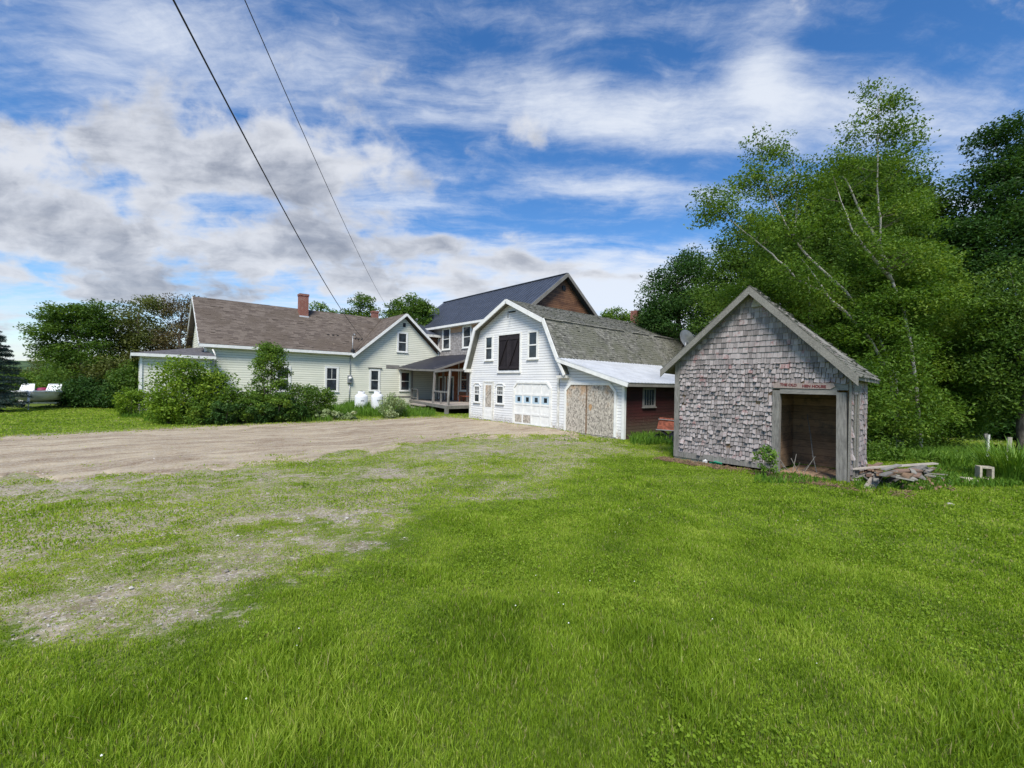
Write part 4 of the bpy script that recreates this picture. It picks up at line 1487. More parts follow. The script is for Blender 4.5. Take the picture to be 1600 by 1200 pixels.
fr1, in1 = chamfer_opening(barn, -6.55, -4.05, 0.17, 2.19, 0.22, 0.10, 'garage_door_frame')
mb = MB()
mb.prism([wp('a', 0, s, z, 0.002) for s, z in in1], Vector((-0.012, 0, 0)))
gd = mb.build('garage_door', M['white'], barn)
cw = 2.5 / 4
rz = [0.20, 0.68, 1.16, 1.64, 2.12]
st_ = MB()
for r_ in range(5):
    wb(st_, 'a', 0, -6.5, -4.1, rz[r_] - 0.045, rz[r_] + 0.045, 0.014, 0.032) if r_ < 4 else None
for c_ in range(5):
    s = -6.55 + cw * c_
    wb(st_, 'a', 0, max(s - 0.045, -6.54), min(s + 0.045, -4.06), 0.2, 1.95 if c_ in (0, 4) else 2.15, 0.014, 0.030)
st_.build('door_rail', M['white'], gd)
pn = MB()
sq = MB()
for c_ in range(4):
    s = -6.55 + cw * c_
    wb(pn, 'a', 0, s + 0.07, s + cw - 0.07, 1.22, 1.58, 0.014, 0.022)
    wb(sq, 'a', 0, s + 0.24, s + cw - 0.18, 1.29, 1.51, 0.022, 0.026)
pn.build('window_film', M['blue_film'], gd)
sq.build('window_light', M['glass'], gd)
os_ = MB()
wb(os_, 'a', 0, -6.48, -5.99, 0.25, 0.63, 0.014, 0.024)
wb(os_, 'a', 0, -5.87, -5.36, 0.25, 0.63, 0.014, 0.024)
os_.build('boarded_panel', M['osb'], gd)
# lean-to
lt = MB()
poly_wall(lt, 'a', 0.0, [(-3.47, 0.0), (0.0, 0.0), (0.0, 2.24), (-3.1, 3.17), (-3.47, 3.10)], 0.12)
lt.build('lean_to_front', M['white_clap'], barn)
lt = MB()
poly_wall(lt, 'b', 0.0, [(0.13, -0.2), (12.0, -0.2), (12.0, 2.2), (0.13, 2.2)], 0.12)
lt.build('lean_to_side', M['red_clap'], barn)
lt = MB()
slab(lt, [(-0.40, -3.27, 3.36), (12.1, -3.27, 3.36), (12.1, 0.42, 2.30), (-0.40, 0.42, 2.30)], 0.03)
lr = lt.build('lean_to_roof', M['metal_white'], barn)
lt = MB()
for k in range(52):
    a = -0.38 + 0.24 * k
    lt.bar(LB(a, -3.27, 3.37), LB(a, 0.43, 2.305), 0.035, 0.025)
lt.build('roof_rib', M['metal_white'], lr)
lt = MB()
lt.bar(LB(-0.38, -3.30, 3.25), LB(-0.38, 0.42, 2.19), 0.05, 0.15)
lt.build('lean_to_rake', M['white'], barn)
lt = MB()
lt.bar(LB(-0.34, 0.38, 2.19), LB(12.0, 0.38, 2.19), 0.04, 0.11)
for k in range(24):
    lt.bar(LB(0.1 + 0.5 * k, -0.1, 2.36), LB(0.1 + 0.5 * k, 0.36, 2.23), 0.05, 0.1)
lt.build('rafter', M['rake_wood'], barn)
lt = MB()
lt.box(-0.04, 0.1, -0.035, 0.09, 0.02, 2.2)
lt.build('lean_to_corner', M['white'], barn)
fr2, in2 = chamfer_opening(barn, -3.02, -0.44, 0.08, 2.17, 0.27, 0.11, 'garage_door_frame')
mid = -1.90
lp = [p for p in in2]
mb = MB()
mb.prism([wp('a', 0, s, z, 0.002) for s, z in [(in2[0][0], in2[0][1]), in2[1], in2[2], (mid, in2[2][1]), (mid, in2[0][1])]], Vector((-0.02, 0, 0)))
b1 = mb.build('boarded_door', M['osb'], barn)
mb = MB()
mb.prism([wp('a', 0, s, z, 0.002) for s, z in [(mid + 0.012, 0.08), (mid + 0.012, in2[2][1]), in2[3], in2[4], in2[5]]], Vector((-0.026, 0, 0)))
b2 = mb.build('boarded_door', M['osb'], barn)
mb = MB()
wb(mb, 'a', 0, mid - 0.01, mid + 0.06, 0.1, 2.14, 0.028, 0.04)
mb.build('door_batten', M['interior_wood'], b2)
mb = MB()
mb.prism([wp('a', 0, mid + 0.24 + 0.10 * math.cos(t) * (1 if t < 3.3 else 0.6), 1.22 + 0.15 * math.sin(t), 0.029) for t in np.linspace(0, 5.9, 9)], Vector((-0.006, 0, 0)))
mb.build('patch', m_plain('orange glue stain', (0.40, 0.25, 0.13), 0.8, 0.3, 6), b2)
window(barn, 'b', 0.0, 1.30, 2.25, 1.30, 2.10, trim=0.09, vbars=3, rail=False, frame='grey_wood')
mb = MB()
mb.box(11.0, 11.55, 6.7, 7.2, 5.9, 7.3)
mb.build('chimney', M['brick'], barn)

# ------------------------------------------------------------------ porch
DZ = 0.70
porch = empty('porch', ORG, TH, 'weathered open porch with charcoal roof and leaning posts between house and barn', 'porch')
mb = MB()
FLp, FRp, BRp, BLp = (1.9, -23.25, 3.36), (1.45, -16.75, 3.06), (5.74, -16.75, 4.44), (5.6, -23.25, 4.48)
top_ = [LB(*p) for p in (FLp, (1.55, -20.0, 3.17), FRp, BRp, BLp)]
bot_ = [(p[0], p[1], p[2] - 0.09) for p in top_]
mb.add(top_ + bot_, [(0, 1, 2, 3, 4), (9, 8, 7, 6, 5), (0, 5, 6, 1), (1, 6, 7, 2), (2, 7, 8, 3), (3, 8, 9, 4), (4, 9, 5, 0)])
mb.build('roof', M['metal_porch'], porch)
mb = MB()
mb.bar(LB(1.92, -23.25, 3.28), LB(1.50, -19.9, 3.09), 0.05, 0.13)
mb.bar(LB(1.50, -19.9, 3.09), LB(1.42, -16.72, 3.0), 0.05, 0.13)
mb.bar(LB(1.42, -16.72, 3.0), LB(5.74, -16.72, 4.38), 0.05, 0.14)
mb.bar(LB(1.5, -16.8, 2.92), LB(0.85, -13.9, 2.98), 0.12, 0.14)
mb.bar(LB(0.85, -13.9, 2.98), LB(5.6, -13.9, 3.05), 0.10, 0.14)
for k in range(7):
    b = -22.8 + 0.9 * k
    mb.bar(LB(1.75, b, 3.12), LB(5.5, b, 4.28), 0.05, 0.12)
mb.build('roof_frame', M['grey_wood_h'], porch)
mb = MB()
mb.prism([LB(*p) for p in ((3.00, -23.25, DZ - 0.09), (1.25, -16.8, DZ - 0.09), (0.55, -13.6, DZ - 0.09), (5.7, -13.6, DZ - 0.09), (5.7, -23.25, DZ - 0.09))], (0, 0, 0.09))
dk = mb.build('deck', M['deck_wood'], porch)
mb = MB()
mb.bar(LB(2.97, -23.2, DZ - 0.12), LB(1.22, -16.8, DZ - 0.12), 0.05, 0.20)
mb.bar(LB(1.22, -16.8, DZ - 0.12), LB(0.52, -13.58, DZ - 0.12), 0.05, 0.20)
mb.bar(LB(0.52, -13.57, DZ - 0.12), LB(5.7, -13.57, DZ - 0.12), 0.05, 0.20)
mb.build('skirt_board', M['grey_wood'], dk)
for (p, q) in (((3.05, -23.0, 0.0), (3.05, -23.0, 3.4)), ((1.35, -16.8, -0.1), (1.5, -16.8, 2.95)), ((0.62, -13.75, -0.1), (0.9, -13.9, 2.98)),
               ((5.4, -18.3, DZ), (5.4, -18.3, 3.9)), ((4.6, -20.6, DZ), (4.6, -20.6, 3.8))):
    mb = MB()
    mb.bar(LB(*p), LB(*q), 0.13, 0.13)
    mb.build('post', M['grey_wood'], porch)
mb = MB()
mb.bar(LB(0.48, -13.62, -0.1), LB(0.48, -13.62, DZ - 0.1), 0.26, 0.16)
mb.build('post_foot', M['grey_wood'], porch)
mb = MB()
mb.bar(LB(3.0, -22.9, 1.63), LB(2.50, -21.0, 1.55), 0.05, 0.10)
mb.bar(LB(2.50, -21.0, DZ), LB(2.50, -21.0, 1.60), 0.09, 0.09)
mb.bar(LB(3.0, -22.9, 0.92), LB(2.50, -21.0, 0.90), 0.04, 0.07)
mb.build('rail', M['grey_wood'], porch)
mb = MB()
mb.bar(LB(1.42, -16.75, 1.55), LB(0.78, -13.85, 1.53), 0.05, 0.11)
mb.bar(LB(1.1, -15.3, DZ), LB(1.1, -15.3, 1.5), 0.06, 0.10)
mb.build('rail', M['grey_wood'], porch)
for (a, b, z, dz_) in ((1.75, -19.6, 0.36, 0.09), (1.35, -19.3, 0.14, 0.09)):
    mb = MB()
    mb.bar(LB(a + 0.25, b - 1.6, z + 0.1), LB(a - 0.45, b + 1.6, z + 0.1), 0.42, dz_)
    mb.build('step', M['deck_wood'], porch)
bench = empty('bench', ORG + AX * 4.7 + BX * -17.3 + np.array([0, 0, DZ]), TH, 'low dark red wooden bench standing on the porch deck by the wall', 'bench')
mb = MB()
mb.box(-0.25, 0.25, -1.0, 0.9, 0.42, 0.47)
mb.build('seat', M['rust'], bench)
for sx_ in (-0.2, 0.2):
    for sy_ in (-0.9, 0.8):
        mb = MB()
        mb.bar((sx_, sy_, 0), (sx_, sy_, 0.42), 0.06)
        mb.build('leg', M['rust'], bench)

# ------------------------------------------------------------------ hen house
shed = empty('hen_house', SHED_P, SHED_YAW, 'small grey shingled hen house with steep gable and open doorway', 'shed')
D = 1.70
XL, XR, XA = -4.23, 0.0, -2.085


def top_l(x):   # underside line of the roof on the front wall
    return 2.85 + (x - XL) * (4.67 - 2.85) / (XA - XL) if x < XA else 4.67 - (x - XA) * (4.67 - 2.59) / (XR - XA)


mb = MB()
mb.prism([(XL, 0, 0.1), (-1.55, 0, 0.1), (-1.55, 0, 2.18), (XR, 0, 2.18), (XR, 0, top_l(XR)), (XA, 0, 4.67), (XL, 0, top_l(XL))], (0, 0.06, 0))
mb.build('front_wall', M['interior_wood'], shed)
parts = []


def shed_spans(a, b):
    zc_ = a + (b - a) * 0.3 + 0.24
    if zc_ > 4.62:
        return []
    xl = XL + 0.16 if zc_ < top_l(XL) else XL + (zc_ - top_l(XL)) / (4.67 - 2.85) * (XA - XL) - 0.01
    xr = XR if zc_ < top_l(XR) else XA + (4.67 - zc_) / (4.67 - 2.59) * (XR - XA) + 0.01
    if zc_ < 2.27:
        xr = -1.57
    return [(xl - XL, xr - XL)]


shingle_field(parts, (XL, -0.002, 0.24), (1, 0, 0), (0, 0, 1), (0, -1, 0), 2.82 - 0.24, 0.122, 0.06, 0.13, shed_spans, thick=0.036, jit=0.014, seed=40, skip=0.012, lift=0.05, gap=0.014)
shingle_field(parts, (XL, -0.002, 0.24), (1, 0, 0), (0, 0, 1), (0, -1, 0), 4.66 - 0.24, 0.150, 0.06, 0.15, shed_spans, thick=0.026, jit=0.004, seed=41, v0=2.56, skip=0.0, gap=0.007)
# right side wall shingles
shingle_field(parts, (0.002, 0.16, 0.2), (0, 1, 0), (0, 0, 1), (1, 0, 0), 2.25, 0.125, 0.07, 0.15,
              lambda a, b: [(0, 0.14), (0.72, D - 0.2)] if b < 2.0 else [(0, D - 0.2)], thick=0.02, jit=0.012, seed=42, skip=0.02, lift=0.05, gap=0.007)
build_shingles('wall_shingles', parts, M['shed_shingle'], shed)
mb = MB()
mb.box(-0.06, 0.0, 0.1, 0.30, 0.1, 2.45)
mb.box(-0.06, 0.0, 0.84, D, 0.1, 2.45)
mb.box(-0.06, 0.0, 0.30, 0.84, 2.15, 2.45)
mb.box(XL, XL + 0.06, 0.06, D, 0.1, 2.6)
mb.build('side_wall', M['interior_wood'], shed)
mb = MB()
mb.prism([(XL, D, 0.1), (XR, D, 0.1), (XR, D, top_l(XR)), (XA, D, 4.36), (XL, D, top_l(XL))], (0, 0.06, 0))
mb.build('back_wall', M['interior_wood'], shed)
mb = MB()
mb.box(-1.68, -1.62, 0.07, D - 0.02, 0.05, 2.6)
mb.build('partition', M['interior_wood'], shed)
mb = MB()
for k, (x0, x1) in enumerate([(-1.42, -1.05), (-1.03, -0.7), (-0.68, -0.35), (-0.33, -0.08)]):
    mb.box(x0, x1, 0.1, D, 0.04 + 0.012 * (k % 2), 0.075 + 0.012 * (k % 2), random.random())
mb.build('floor', M['interior_wood'], shed)
mb = MB()
mb.box(XL - 0.015, XL + 0.15, -0.035, 0.0, 0.1, top_l(XL) + 0.05)
mb.box(XL - 0.01, -1.56, -0.04, -0.001, 0.09, 0.26)
mb.build('corner_board', M['grey_wood'], shed)
mb = MB()
mb.box(-1.575, -1.41, -0.05, 0.08, 0.0, 2.12)
mb.build('door_post', M['grey_wood'], shed)
mb = MB()
mb.prism([(-0.215, -0.05, -0.02), (-0.01, -0.05, -0.02), (-0.06, -0.05, 2.10), (-0.24, -0.05, 2.10)], (0, 0.14, 0))
dp = mb.build('door_post', M['grey_wood'], shed)
mb = MB()
mb.box(-0.005, 0.025, -0.03, 0.06, 0.0, 2.45)
mb.build('corner_board', M['rake_wood'], shed)
mb = MB()
mb.box(-1.41, -0.23, -0.045, 0.08, 2.04, 2.15)
mb.box(-1.62, -0.02, -0.03, 0.0, 2.15, 2.19)
mb.box(-0.42, -0.02, -0.028, 0.0, 2.19, 2.30)
mb.build('door_header', M['grey_wood_h'], shed)
mb = MB()
mb.box(0.0, 0.02, 0.27, 0.31, 0.1, 2.12)
mb.box(-0.02, 0.0, 0.55, 0.68, 0.1, 2.10)
mb.box(0.0, 0.03, 0.72, 0.80, 0.12, 2.14)
mb.box(0.005, 0.04, 0.24, 0.86, 2.13, 2.27)
mb.build('side_door', M['rake_wood'], shed)
mb = MB()
Y0_, Y1_ = -0.27, D + 0.2
slab2 = lambda pts, th_: mb.prism(pts, Vector((0, 0, -th_)))
slab2([(XA, Y0_, 4.79), (XA, Y1_, 4.47), (-4.56, Y1_, 2.58), (-4.56, Y0_, 2.66)], 0.09)
slab2([(XA, Y0_, 4.79), (XA, Y1_, 4.47), (0.20, Y1_, 2.42), (0.20, Y0_, 2.47)], 0.09)
mb.build('roof', M['rake_wood'], shed)
parts = []
for sx_, x1, z1, sd_ in ((1, 0.23, 2.44, 50), (-1, -4.59, 2.64, 51)):
    d = np.array([XA - x1, 4.80 - z1])
    L_ = np.linalg.norm(d)
    d /= L_
    shingle_field(parts, (x1, Y0_ - 0.01, z1 + 0.01), (0, 1, 0), (d[0], 0, d[1]), (abs(d[1]) * sx_, 0, abs(d[0])), L_, 0.13, 0.08, 0.2,
                  lambda a, b: [(0, Y1_ - Y0_ + 0.02)], thick=0.016, jit=0.01, seed=sd_, lift=0.05)
for v_, _q, _t in parts:
    # the ridge sags towards the back
    v_[:, 2] -= np.clip((v_[:, 1] - Y0_) / (Y1_ - Y0_), 0, 1) * (0.04 + 0.27 * np.clip((v_[:, 2] - 2.4) / 2.4, 0, 1))
build_shingles('roof_shingles', parts, M['roof_old'], shed)
mb = MB()
mb.prism([(XA, Y0_ - 0.03, 4.79), (XA, Y0_ - 0.03, 4.60), (-4.58, Y0_ - 0.03, 2.45), (-4.58, Y0_ - 0.03, 2.64)], (0, 0.03, 0))
mb.build('rake_board', M['rake_wood'], shed)
mb = MB()
mb.prism([(XA + 0.004, Y0_ - 0.03, 4.79), (XA + 0.004, Y0_ - 0.03, 4.58), (0.21, Y0_ - 0.03, 2.25), (0.21, Y0_ - 0.03, 2.47)], (0, 0.03, 0))
mb.build('rake_board', M['rake_wood'], shed)
mb = MB()
mb.prism([(-2.12, -0.03, 4.28), (-1.86, -0.03, 4.28), (-1.92, -0.03, 4.46), (-2.05, -0.03, 4.50)], (0, -0.05, 0))
mb.build('nest_scrap', M['block'], shed)
mb = MB()
mb.box(XL, XL + 0.9, 0.0, 0.15, -0.1, 0.09)
mb.build('sill_stone', M['block'], shed)

sgn = empty('sign', SHED_P + np.array([*(SX * -0.86), 0]) - np.array([*(SY * 0.062), 0]) + np.array([0, 0, 2.235]), SHED_YAW, 'narrow wooden sign reading THE OLD HEN HOUSE in faded red above the doorway', 'sign')
mb = MB()
mb.prism([(-0.70, 0, -0.055), (0.50, 0, -0.065), (0.60, 0, 0.0), (0.56, 0, 0.075), (-0.05, 0, 0.065), (-0.62, 0, 0.085), (-0.70, 0, 0.05)], (0, 0.025, 0))
mb.build('board', M['sign'], sgn)


def text_mesh(name, body, size, mat, parent, loc, rot=(R(90), 0, 0), depth=0.002):
    cu = bpy.data.curves.new(name, 'FONT')
    cu.body = body
    cu.size = size
    cu.extrude = depth
    cu.offset = 0.004
    cu.align_x = 'CENTER'
    cu.align_y = 'CENTER'
    tmp = bpy.data.objects.new(name + '_tmp', cu)
    COL.objects.link(tmp)
    bpy.context.view_layer.update()
    me = bpy.data.meshes.new_from_object(tmp.evaluated_get(bpy.context.evaluated_depsgraph_get()))
    bpy.data.objects.remove(tmp)
    me.materials.clear()
    me.materials.append(mat)
    o = link(name, me, parent)
    o.location = loc
    o.rotation_euler = rot
    return o


text_mesh('lettering', 'THE OLD', 0.088, M['text'], sgn, (-0.36, -0.004, 0.02), (R(90), R(2), 0))
text_mesh('lettering', 'HEN HOUSE', 0.088, M['text'], sgn, (0.18, -0.004, -0.006), (R(90), R(1), 0))


def shed_pt(u, v, z=0.0):
    return np.array([SHED_P[0] + SX[0] * u + SY[0] * v, SHED_P[1] + SX[1] * u + SY[1] * v, z])


def solo(name, mb, mat, loc, rz, label, cat, group=None, **kw):
    o = mb.build(name, mat, None, **kw)
    o.location = loc
    o.rotation_euler = (0, 0, rz) if not isinstance(rz, tuple) else rz
    return tag(o, label, cat, group)


mb = MB()
mb.tube([(-0.28, 1.0, 1.50), (-0.12, 0.75, 0.95), (0.02, 0.45, 0.45), (0.18, 0.2, 0.06)], [0.011, 0.012, 0.014, 0.012], 7)
solo('stick', mb, M['grey_wood'], shed_pt(-0.95, 0.45, 0), SHED_YAW, 'crooked wooden stick leaning inside the hen house doorway', 'stick', smooth=True)
mb = MB()
for k in range(9):
    x_ = -0.25 + 0.06 * k
    mb.bar((x_, 0.0, 0.02), (x_ + random.uniform(-0.3, 0.3), random.uniform(-0.2, 0.2), random.uniform(0.15, 0.5)), 0.012)
solo('brushwood', mb, M['grey_wood'], shed_pt(-1.2, 0.35, 0.05), SHED_YAW, 'small heap of dry twigs on the hen house floor', 'brushwood')
mb = MB()
rr_ = random.Random(4)
vs = [(0, 0, 0.0), (0.18, 0.02, 0.01), (0.36, 0.0, 0.02), (0.0, 0.10, 0.07), (0.16, 0.12, 0.11), (0.34, 0.1, 0.08), (0.36, -0.03, 0.07), (0.15, -0.05, 0.09)]
mb.add(vs, [(0, 1, 4, 3), (1, 2, 5, 4), (0, 7, 4, 3), (1, 7, 0), (1, 2, 6, 7), (7, 6, 5, 4), (2, 6, 5)])
solo('plastic_bag', mb, M['green_plastic'], shed_pt(-3.15, -0.10, 0.02), SHED_YAW, 'crumpled green plastic bag tucked under the hen house wall', 'bag')
mb = MB()
mb.add([(0, 0, 0), (0.13, 0.02, 0.0), (0.15, 0.0, 0.09), (0.02, -0.02, 0.08), (0.07, 0.05, 0.11)], [(0, 1, 2, 3), (3, 2, 4), (0, 3, 4), (1, 2, 4)])
solo('paper_scrap', mb, M['white'], shed_pt(-3.32, -0.12, 0.02), SHED_YAW, 'white scrap of wrapper beside the green bag', 'scrap')


def litter(mb_w, n_, u0, u1, v0, v1, seed):
    q = random.Random(seed)
    for _ in range(n_):
        u, v = q.uniform(u0, u1), q.uniform(v0, v1)
        a = q.uniform(0, 3.14)
        l_ = q.uniform(0.04, 0.22)
        p = shed_pt(u, v, 0)
        z = float(ground_h(p[0], p[1]))
        mb_w.bar((p[0], p[1], z + q.uniform(0.005, 0.05)), (p[0] + math.cos(a) * l_, p[1] + math.sin(a) * l_, z + q.uniform(0.0, 0.06)), q.uniform(0.004, 0.02), 0.006)


mb = MB()
litter(mb, 1500, -4.5, 0.0, -0.75, -0.1, 3)
litter(mb, 600, -1.4, 1.2, -0.9, 0.2, 4)
tag(mb.build('dry_litter', M['dead']), 'brown dead stalks and chips strewn along the foot of the hen house', 'litter', kind='stuff')
# ------------------------------------------------------------------ debris beside the hen house
def gz_(p):
    return float(ground_h(p[0], p[1]))


def plank(px0, py0, px1, py1, z0, z1, w, label, group=None, mat='grey_wood', th=0.03, roll=0.0):
    p, q = gnd(px0, py0, z0), gnd(px1, py1, z1)
    c = (p + q) / 2
    mb = MB()
    up = (math.sin(roll) * 0.7, 0.2 * math.sin(roll), math.cos(roll))
    mb.bar(p - c, q - c, w, th, up=up, tint=random.random())
    return solo('plank', mb, M[mat], c, 0.0, label, 'plank', group)


plank(1326, 733, 1462, 724, 0.30, 0.36, 0.12, 'long pale plank lying across the top of the debris pile', mat='deck_wood')
plank(1328, 748, 1372, 735, 0.05, 0.24, 0.09, 'thin dark board sloping up beside the hen house corner post')
plank(1330, 750, 1362, 751, 0.06, 0.06, 0.05, 'narrow strip lying flat at the left foot of the debris pile', mat='deck_wood')
plank(1356, 766, 1372, 742, 0.03, 0.20, 0.20, 'short pale board leaning down the front of the debris pile', mat='deck_wood')
plank(1382, 762, 1386, 752, 0.03, 0.08, 0.18, 'small pale board end in the grass before the debris pile', mat='deck_wood')
plank(1411, 742, 1440, 727, 0.16, 0.34, 0.20, 'wide brown board propped slantwise in the middle of the pile', roll=0.5)
plank(1392, 751, 1406, 743, 0.12, 0.22, 0.16, 'light grey broken board at the front edge of the pile')
q_ = random.Random(8)
for k in range(40):
    x_ = q_.uniform(1335, 1450)
    y_ = q_.uniform(731, 745)
    dx_ = q_.uniform(-10, 42)
    z_ = 0.08 + 0.36 * math.exp(-((x_ + dx_ / 2 - 1400) / 40) ** 2) * q_.uniform(0.4, 1)
    plank(x_, y_, x_ + dx_, y_ + q_.uniform(-11, 9), z_, z_ * q_.uniform(0.4, 1.1), q_.uniform(0.06, 0.18), 'weathered broken board jumbled in the debris pile beside the hen house',
          'loose boards in the debris pile', mat=q_.choice(['grey_wood', 'plank_brown', 'rake_wood', 'interior_wood']), roll=q_.uniform(-0.6, 0.6))
mb = MB()
for k in range(260):
    p = gnd(q_.gauss(1440, 26), q_.uniform(738, 768), 0.0)
    s_ = q_.uniform(0.01, 0.045)
    z_ = gz_(p) + q_.uniform(0.0, 0.07)
    a = q_.uniform(0, 3)
    mb.bar((p[0], p[1], z_), (p[0] + s_ * 2 * math.cos(a), p[1] + s_ * 2 * math.sin(a), z_ + q_.uniform(-0.02, 0.05)), s_, s_ * 0.6)
tag(mb.build('rubble', M['dead']), 'brown bark and wood rubble at the right end of the debris pile', 'rubble', kind='stuff')


def hollow_block(mb, w, d, h, t=0.035):
    for (x0, x1) in ((-w / 2, -w / 2 + t), (w / 2 - t, w / 2)):
        mb.box(x0, x1, -d / 2, d / 2, 0, h)
    mb.box(-w / 2 + t, w / 2 - t, -d / 2, d / 2, 0, t)
    mb.box(-w / 2 + t, w / 2 - t, -d / 2, d / 2, h - t, h)


p = gnd(1538, 752)
mb = MB()
hollow_block(mb, 0.27, 0.20, 0.34, 0.05)
solo('concrete_block', mb, M['block'], (p[0], p[1], p[2] + 0.03), R(-20), 'concrete block standing on end with its square hollow showing', 'block', bevel=0.006)
p = gnd(1519, 754)
mb = MB()
mb.box(-0.2, 0.14, -0.1, 0.1, 0, 0.09)
mb.box(-0.2, 0.02, -0.1, 0.1, 0.09, 0.13)
solo('concrete_block', mb, M['block'], (p[0], p[1], p[2] - 0.02), R(-12), 'broken concrete block lying flat left of the standing one', 'block', bevel=0.01)
for (px, py, r_, lab) in [(1492, 747, 0.07, 'pale stone in the grass left of the concrete blocks'), (1484, 789, 0.07, 'flat pale stone alone in the lawn before the debris pile'),
                          (1504, 744, 0.05, 'small pale stone nearest the broken concrete block')]:
    p = gnd(px, py)
    mb = MB()
    mb.lathe(0, 0, [(0, -0.02), (r_, 0.0), (r_ * 1.1, r_ * 0.3), (r_ * 0.5, r_ * 0.65), (0, r_ * 0.7)], 9)
    o = solo('stone', mb, M['stone'], p, 0.6, lab, 'stone', smooth=True)
    o.scale = (1.5, 0.9, 0.8)
for (px, y0, y1, mat, w_, tilt, lab, d_) in [(1542, 679, 695, 'dirty_white', 0.05, 0.05, 'short white stake leaning before the dark woods', 13.0), (1549, 678, 705, 'grey_wood', 0.10, -0.18, 'taller grey stake crossing behind the white one', 13.1),
                                        (1573, 683, 702, 'deck_wood', 0.12, 0.08, 'tan wooden stake nearest the tall grass clump', 12.6)]:
    b_ = at(px, y1 + 12, d_)
    t_ = at(px, y0, d_)
    h_ = t_[2] - gz_(b_)
    mb = MB()
    mb.bar((0, 0, -0.1), (tilt, 0, h_), w_, 0.03, up=(0, 1, 0))
    solo('stake', mb, M[mat], (b_[0], b_[1], gz_(b_)), 0, lab, 'stake')

# ------------------------------------------------------------------ rusty tray stand between lean-to and hen house
p = gnd(1044, 692)
cart = empty('tray_stand', p, R(-20), 'rusty red metal tray on black crossed legs beside the red wall', 'stand')
mb = MB()
vs = [(-0.42, -0.3, 0.52), (0.8, -0.3, 0.52), (0.8, 0.3, 0.62), (-0.42, 0.3, 0.62), (-0.34, -0.22, 0.90), (0.8, -0.22, 0.84), (0.8, 0.34, 0.9), (-0.34, 0.34, 0.95)]
mb.add(vs, [(0, 1, 5, 4), (1, 2, 6, 5), (2, 3, 7, 6), (3, 0, 4, 7), (0, 3, 2, 1)])
mb.build('tray', M['rust'], cart)
mb = MB()
mb.bar((-0.37, -0.25, 0.92), (0.8, -0.25, 0.86), 0.03, 0.02)
mb.bar((-0.45, -0.31, 0.52), (0.8, -0.31, 0.50), 0.03, 0.03)
mb.build('rim', M['grey_metal'], cart)
for s_ in (-0.24, 0.26):
    for (q0, q1) in (((-0.35, 0.55), (0.35, 0.0)), ((0.3, 0.5), (-0.36, 0.0))):
        mb = MB()
        mb.bar((q0[0], s_, q0[1]), (q1[0], s_ + 0.01 * (q0[0] > 0), q1[1]), 0.05, 0.04)
        mb.build('leg', M['black_metal'], cart)
mb = MB()
mb.prism([(-0.2, 0.0, 0.05), (0.8, 0.0, 0.02), (0.8, 0.0, 0.42), (0.1, 0.0, 0.40)], (0, 0.04, 0))
mb.build('shield', m_plain('slate blue grey sheet', (0.16, 0.18, 0.24), 0.5), cart)
mb = MB()
mb.lathe(0, 0, [(0.05, -0.04), (0.16, -0.05), (0.17, 0.0), (0.16, 0.05), (0.05, 0.04)], 16)
wl = mb.build('wheel', M['rubber'], cart, smooth=True)
wl.location = (-0.36, -0.05, 0.17)
wl.rotation_euler = (R(90), 0, 0)

# satellite dish
p = at(1071, 545, 16.0)
dish = empty('satellite_dish', (p[0], p[1], gz_(p)), R(20), 'grey satellite dish on a pole behind the hen house roof', 'satellite dish')
zc_ = at(1071, 531, 16.0)[2] - gz_(p)
mb = MB()
mb.tube([(0, 0, -0.2), (0, 0, zc_ - 0.1)], 0.03, 8)
mb.build('pole', M['grey_metal'], dish, smooth=True)
mb = MB()
prof = [(0.0, 0.0), (0.12, 0.01), (0.24, 0.045), (0.36, 0.10)]
mb.lathe(0, 0, prof, 24)
mb.lathe(0, 0, [(r_, z_ - 0.015) for r_, z_ in prof], 24)
dd = mb.build('dish', M['grey_metal'], dish, smooth=True)
dd.location = (0, 0, zc_)
dd.rotation_euler = (R(20), R(62), R(20))
mb = MB()
mb.tube([(0, 0, -0.32), (0.3, -0.12, -0.30), (0.42, -0.15, -0.18)], 0.02, 6)
mb.box(0.36, 0.5, -0.2, -0.1, -0.2, -0.08)
ar = mb.build('arm', M['white'], dish)
ar.location = (0, 0, zc_)

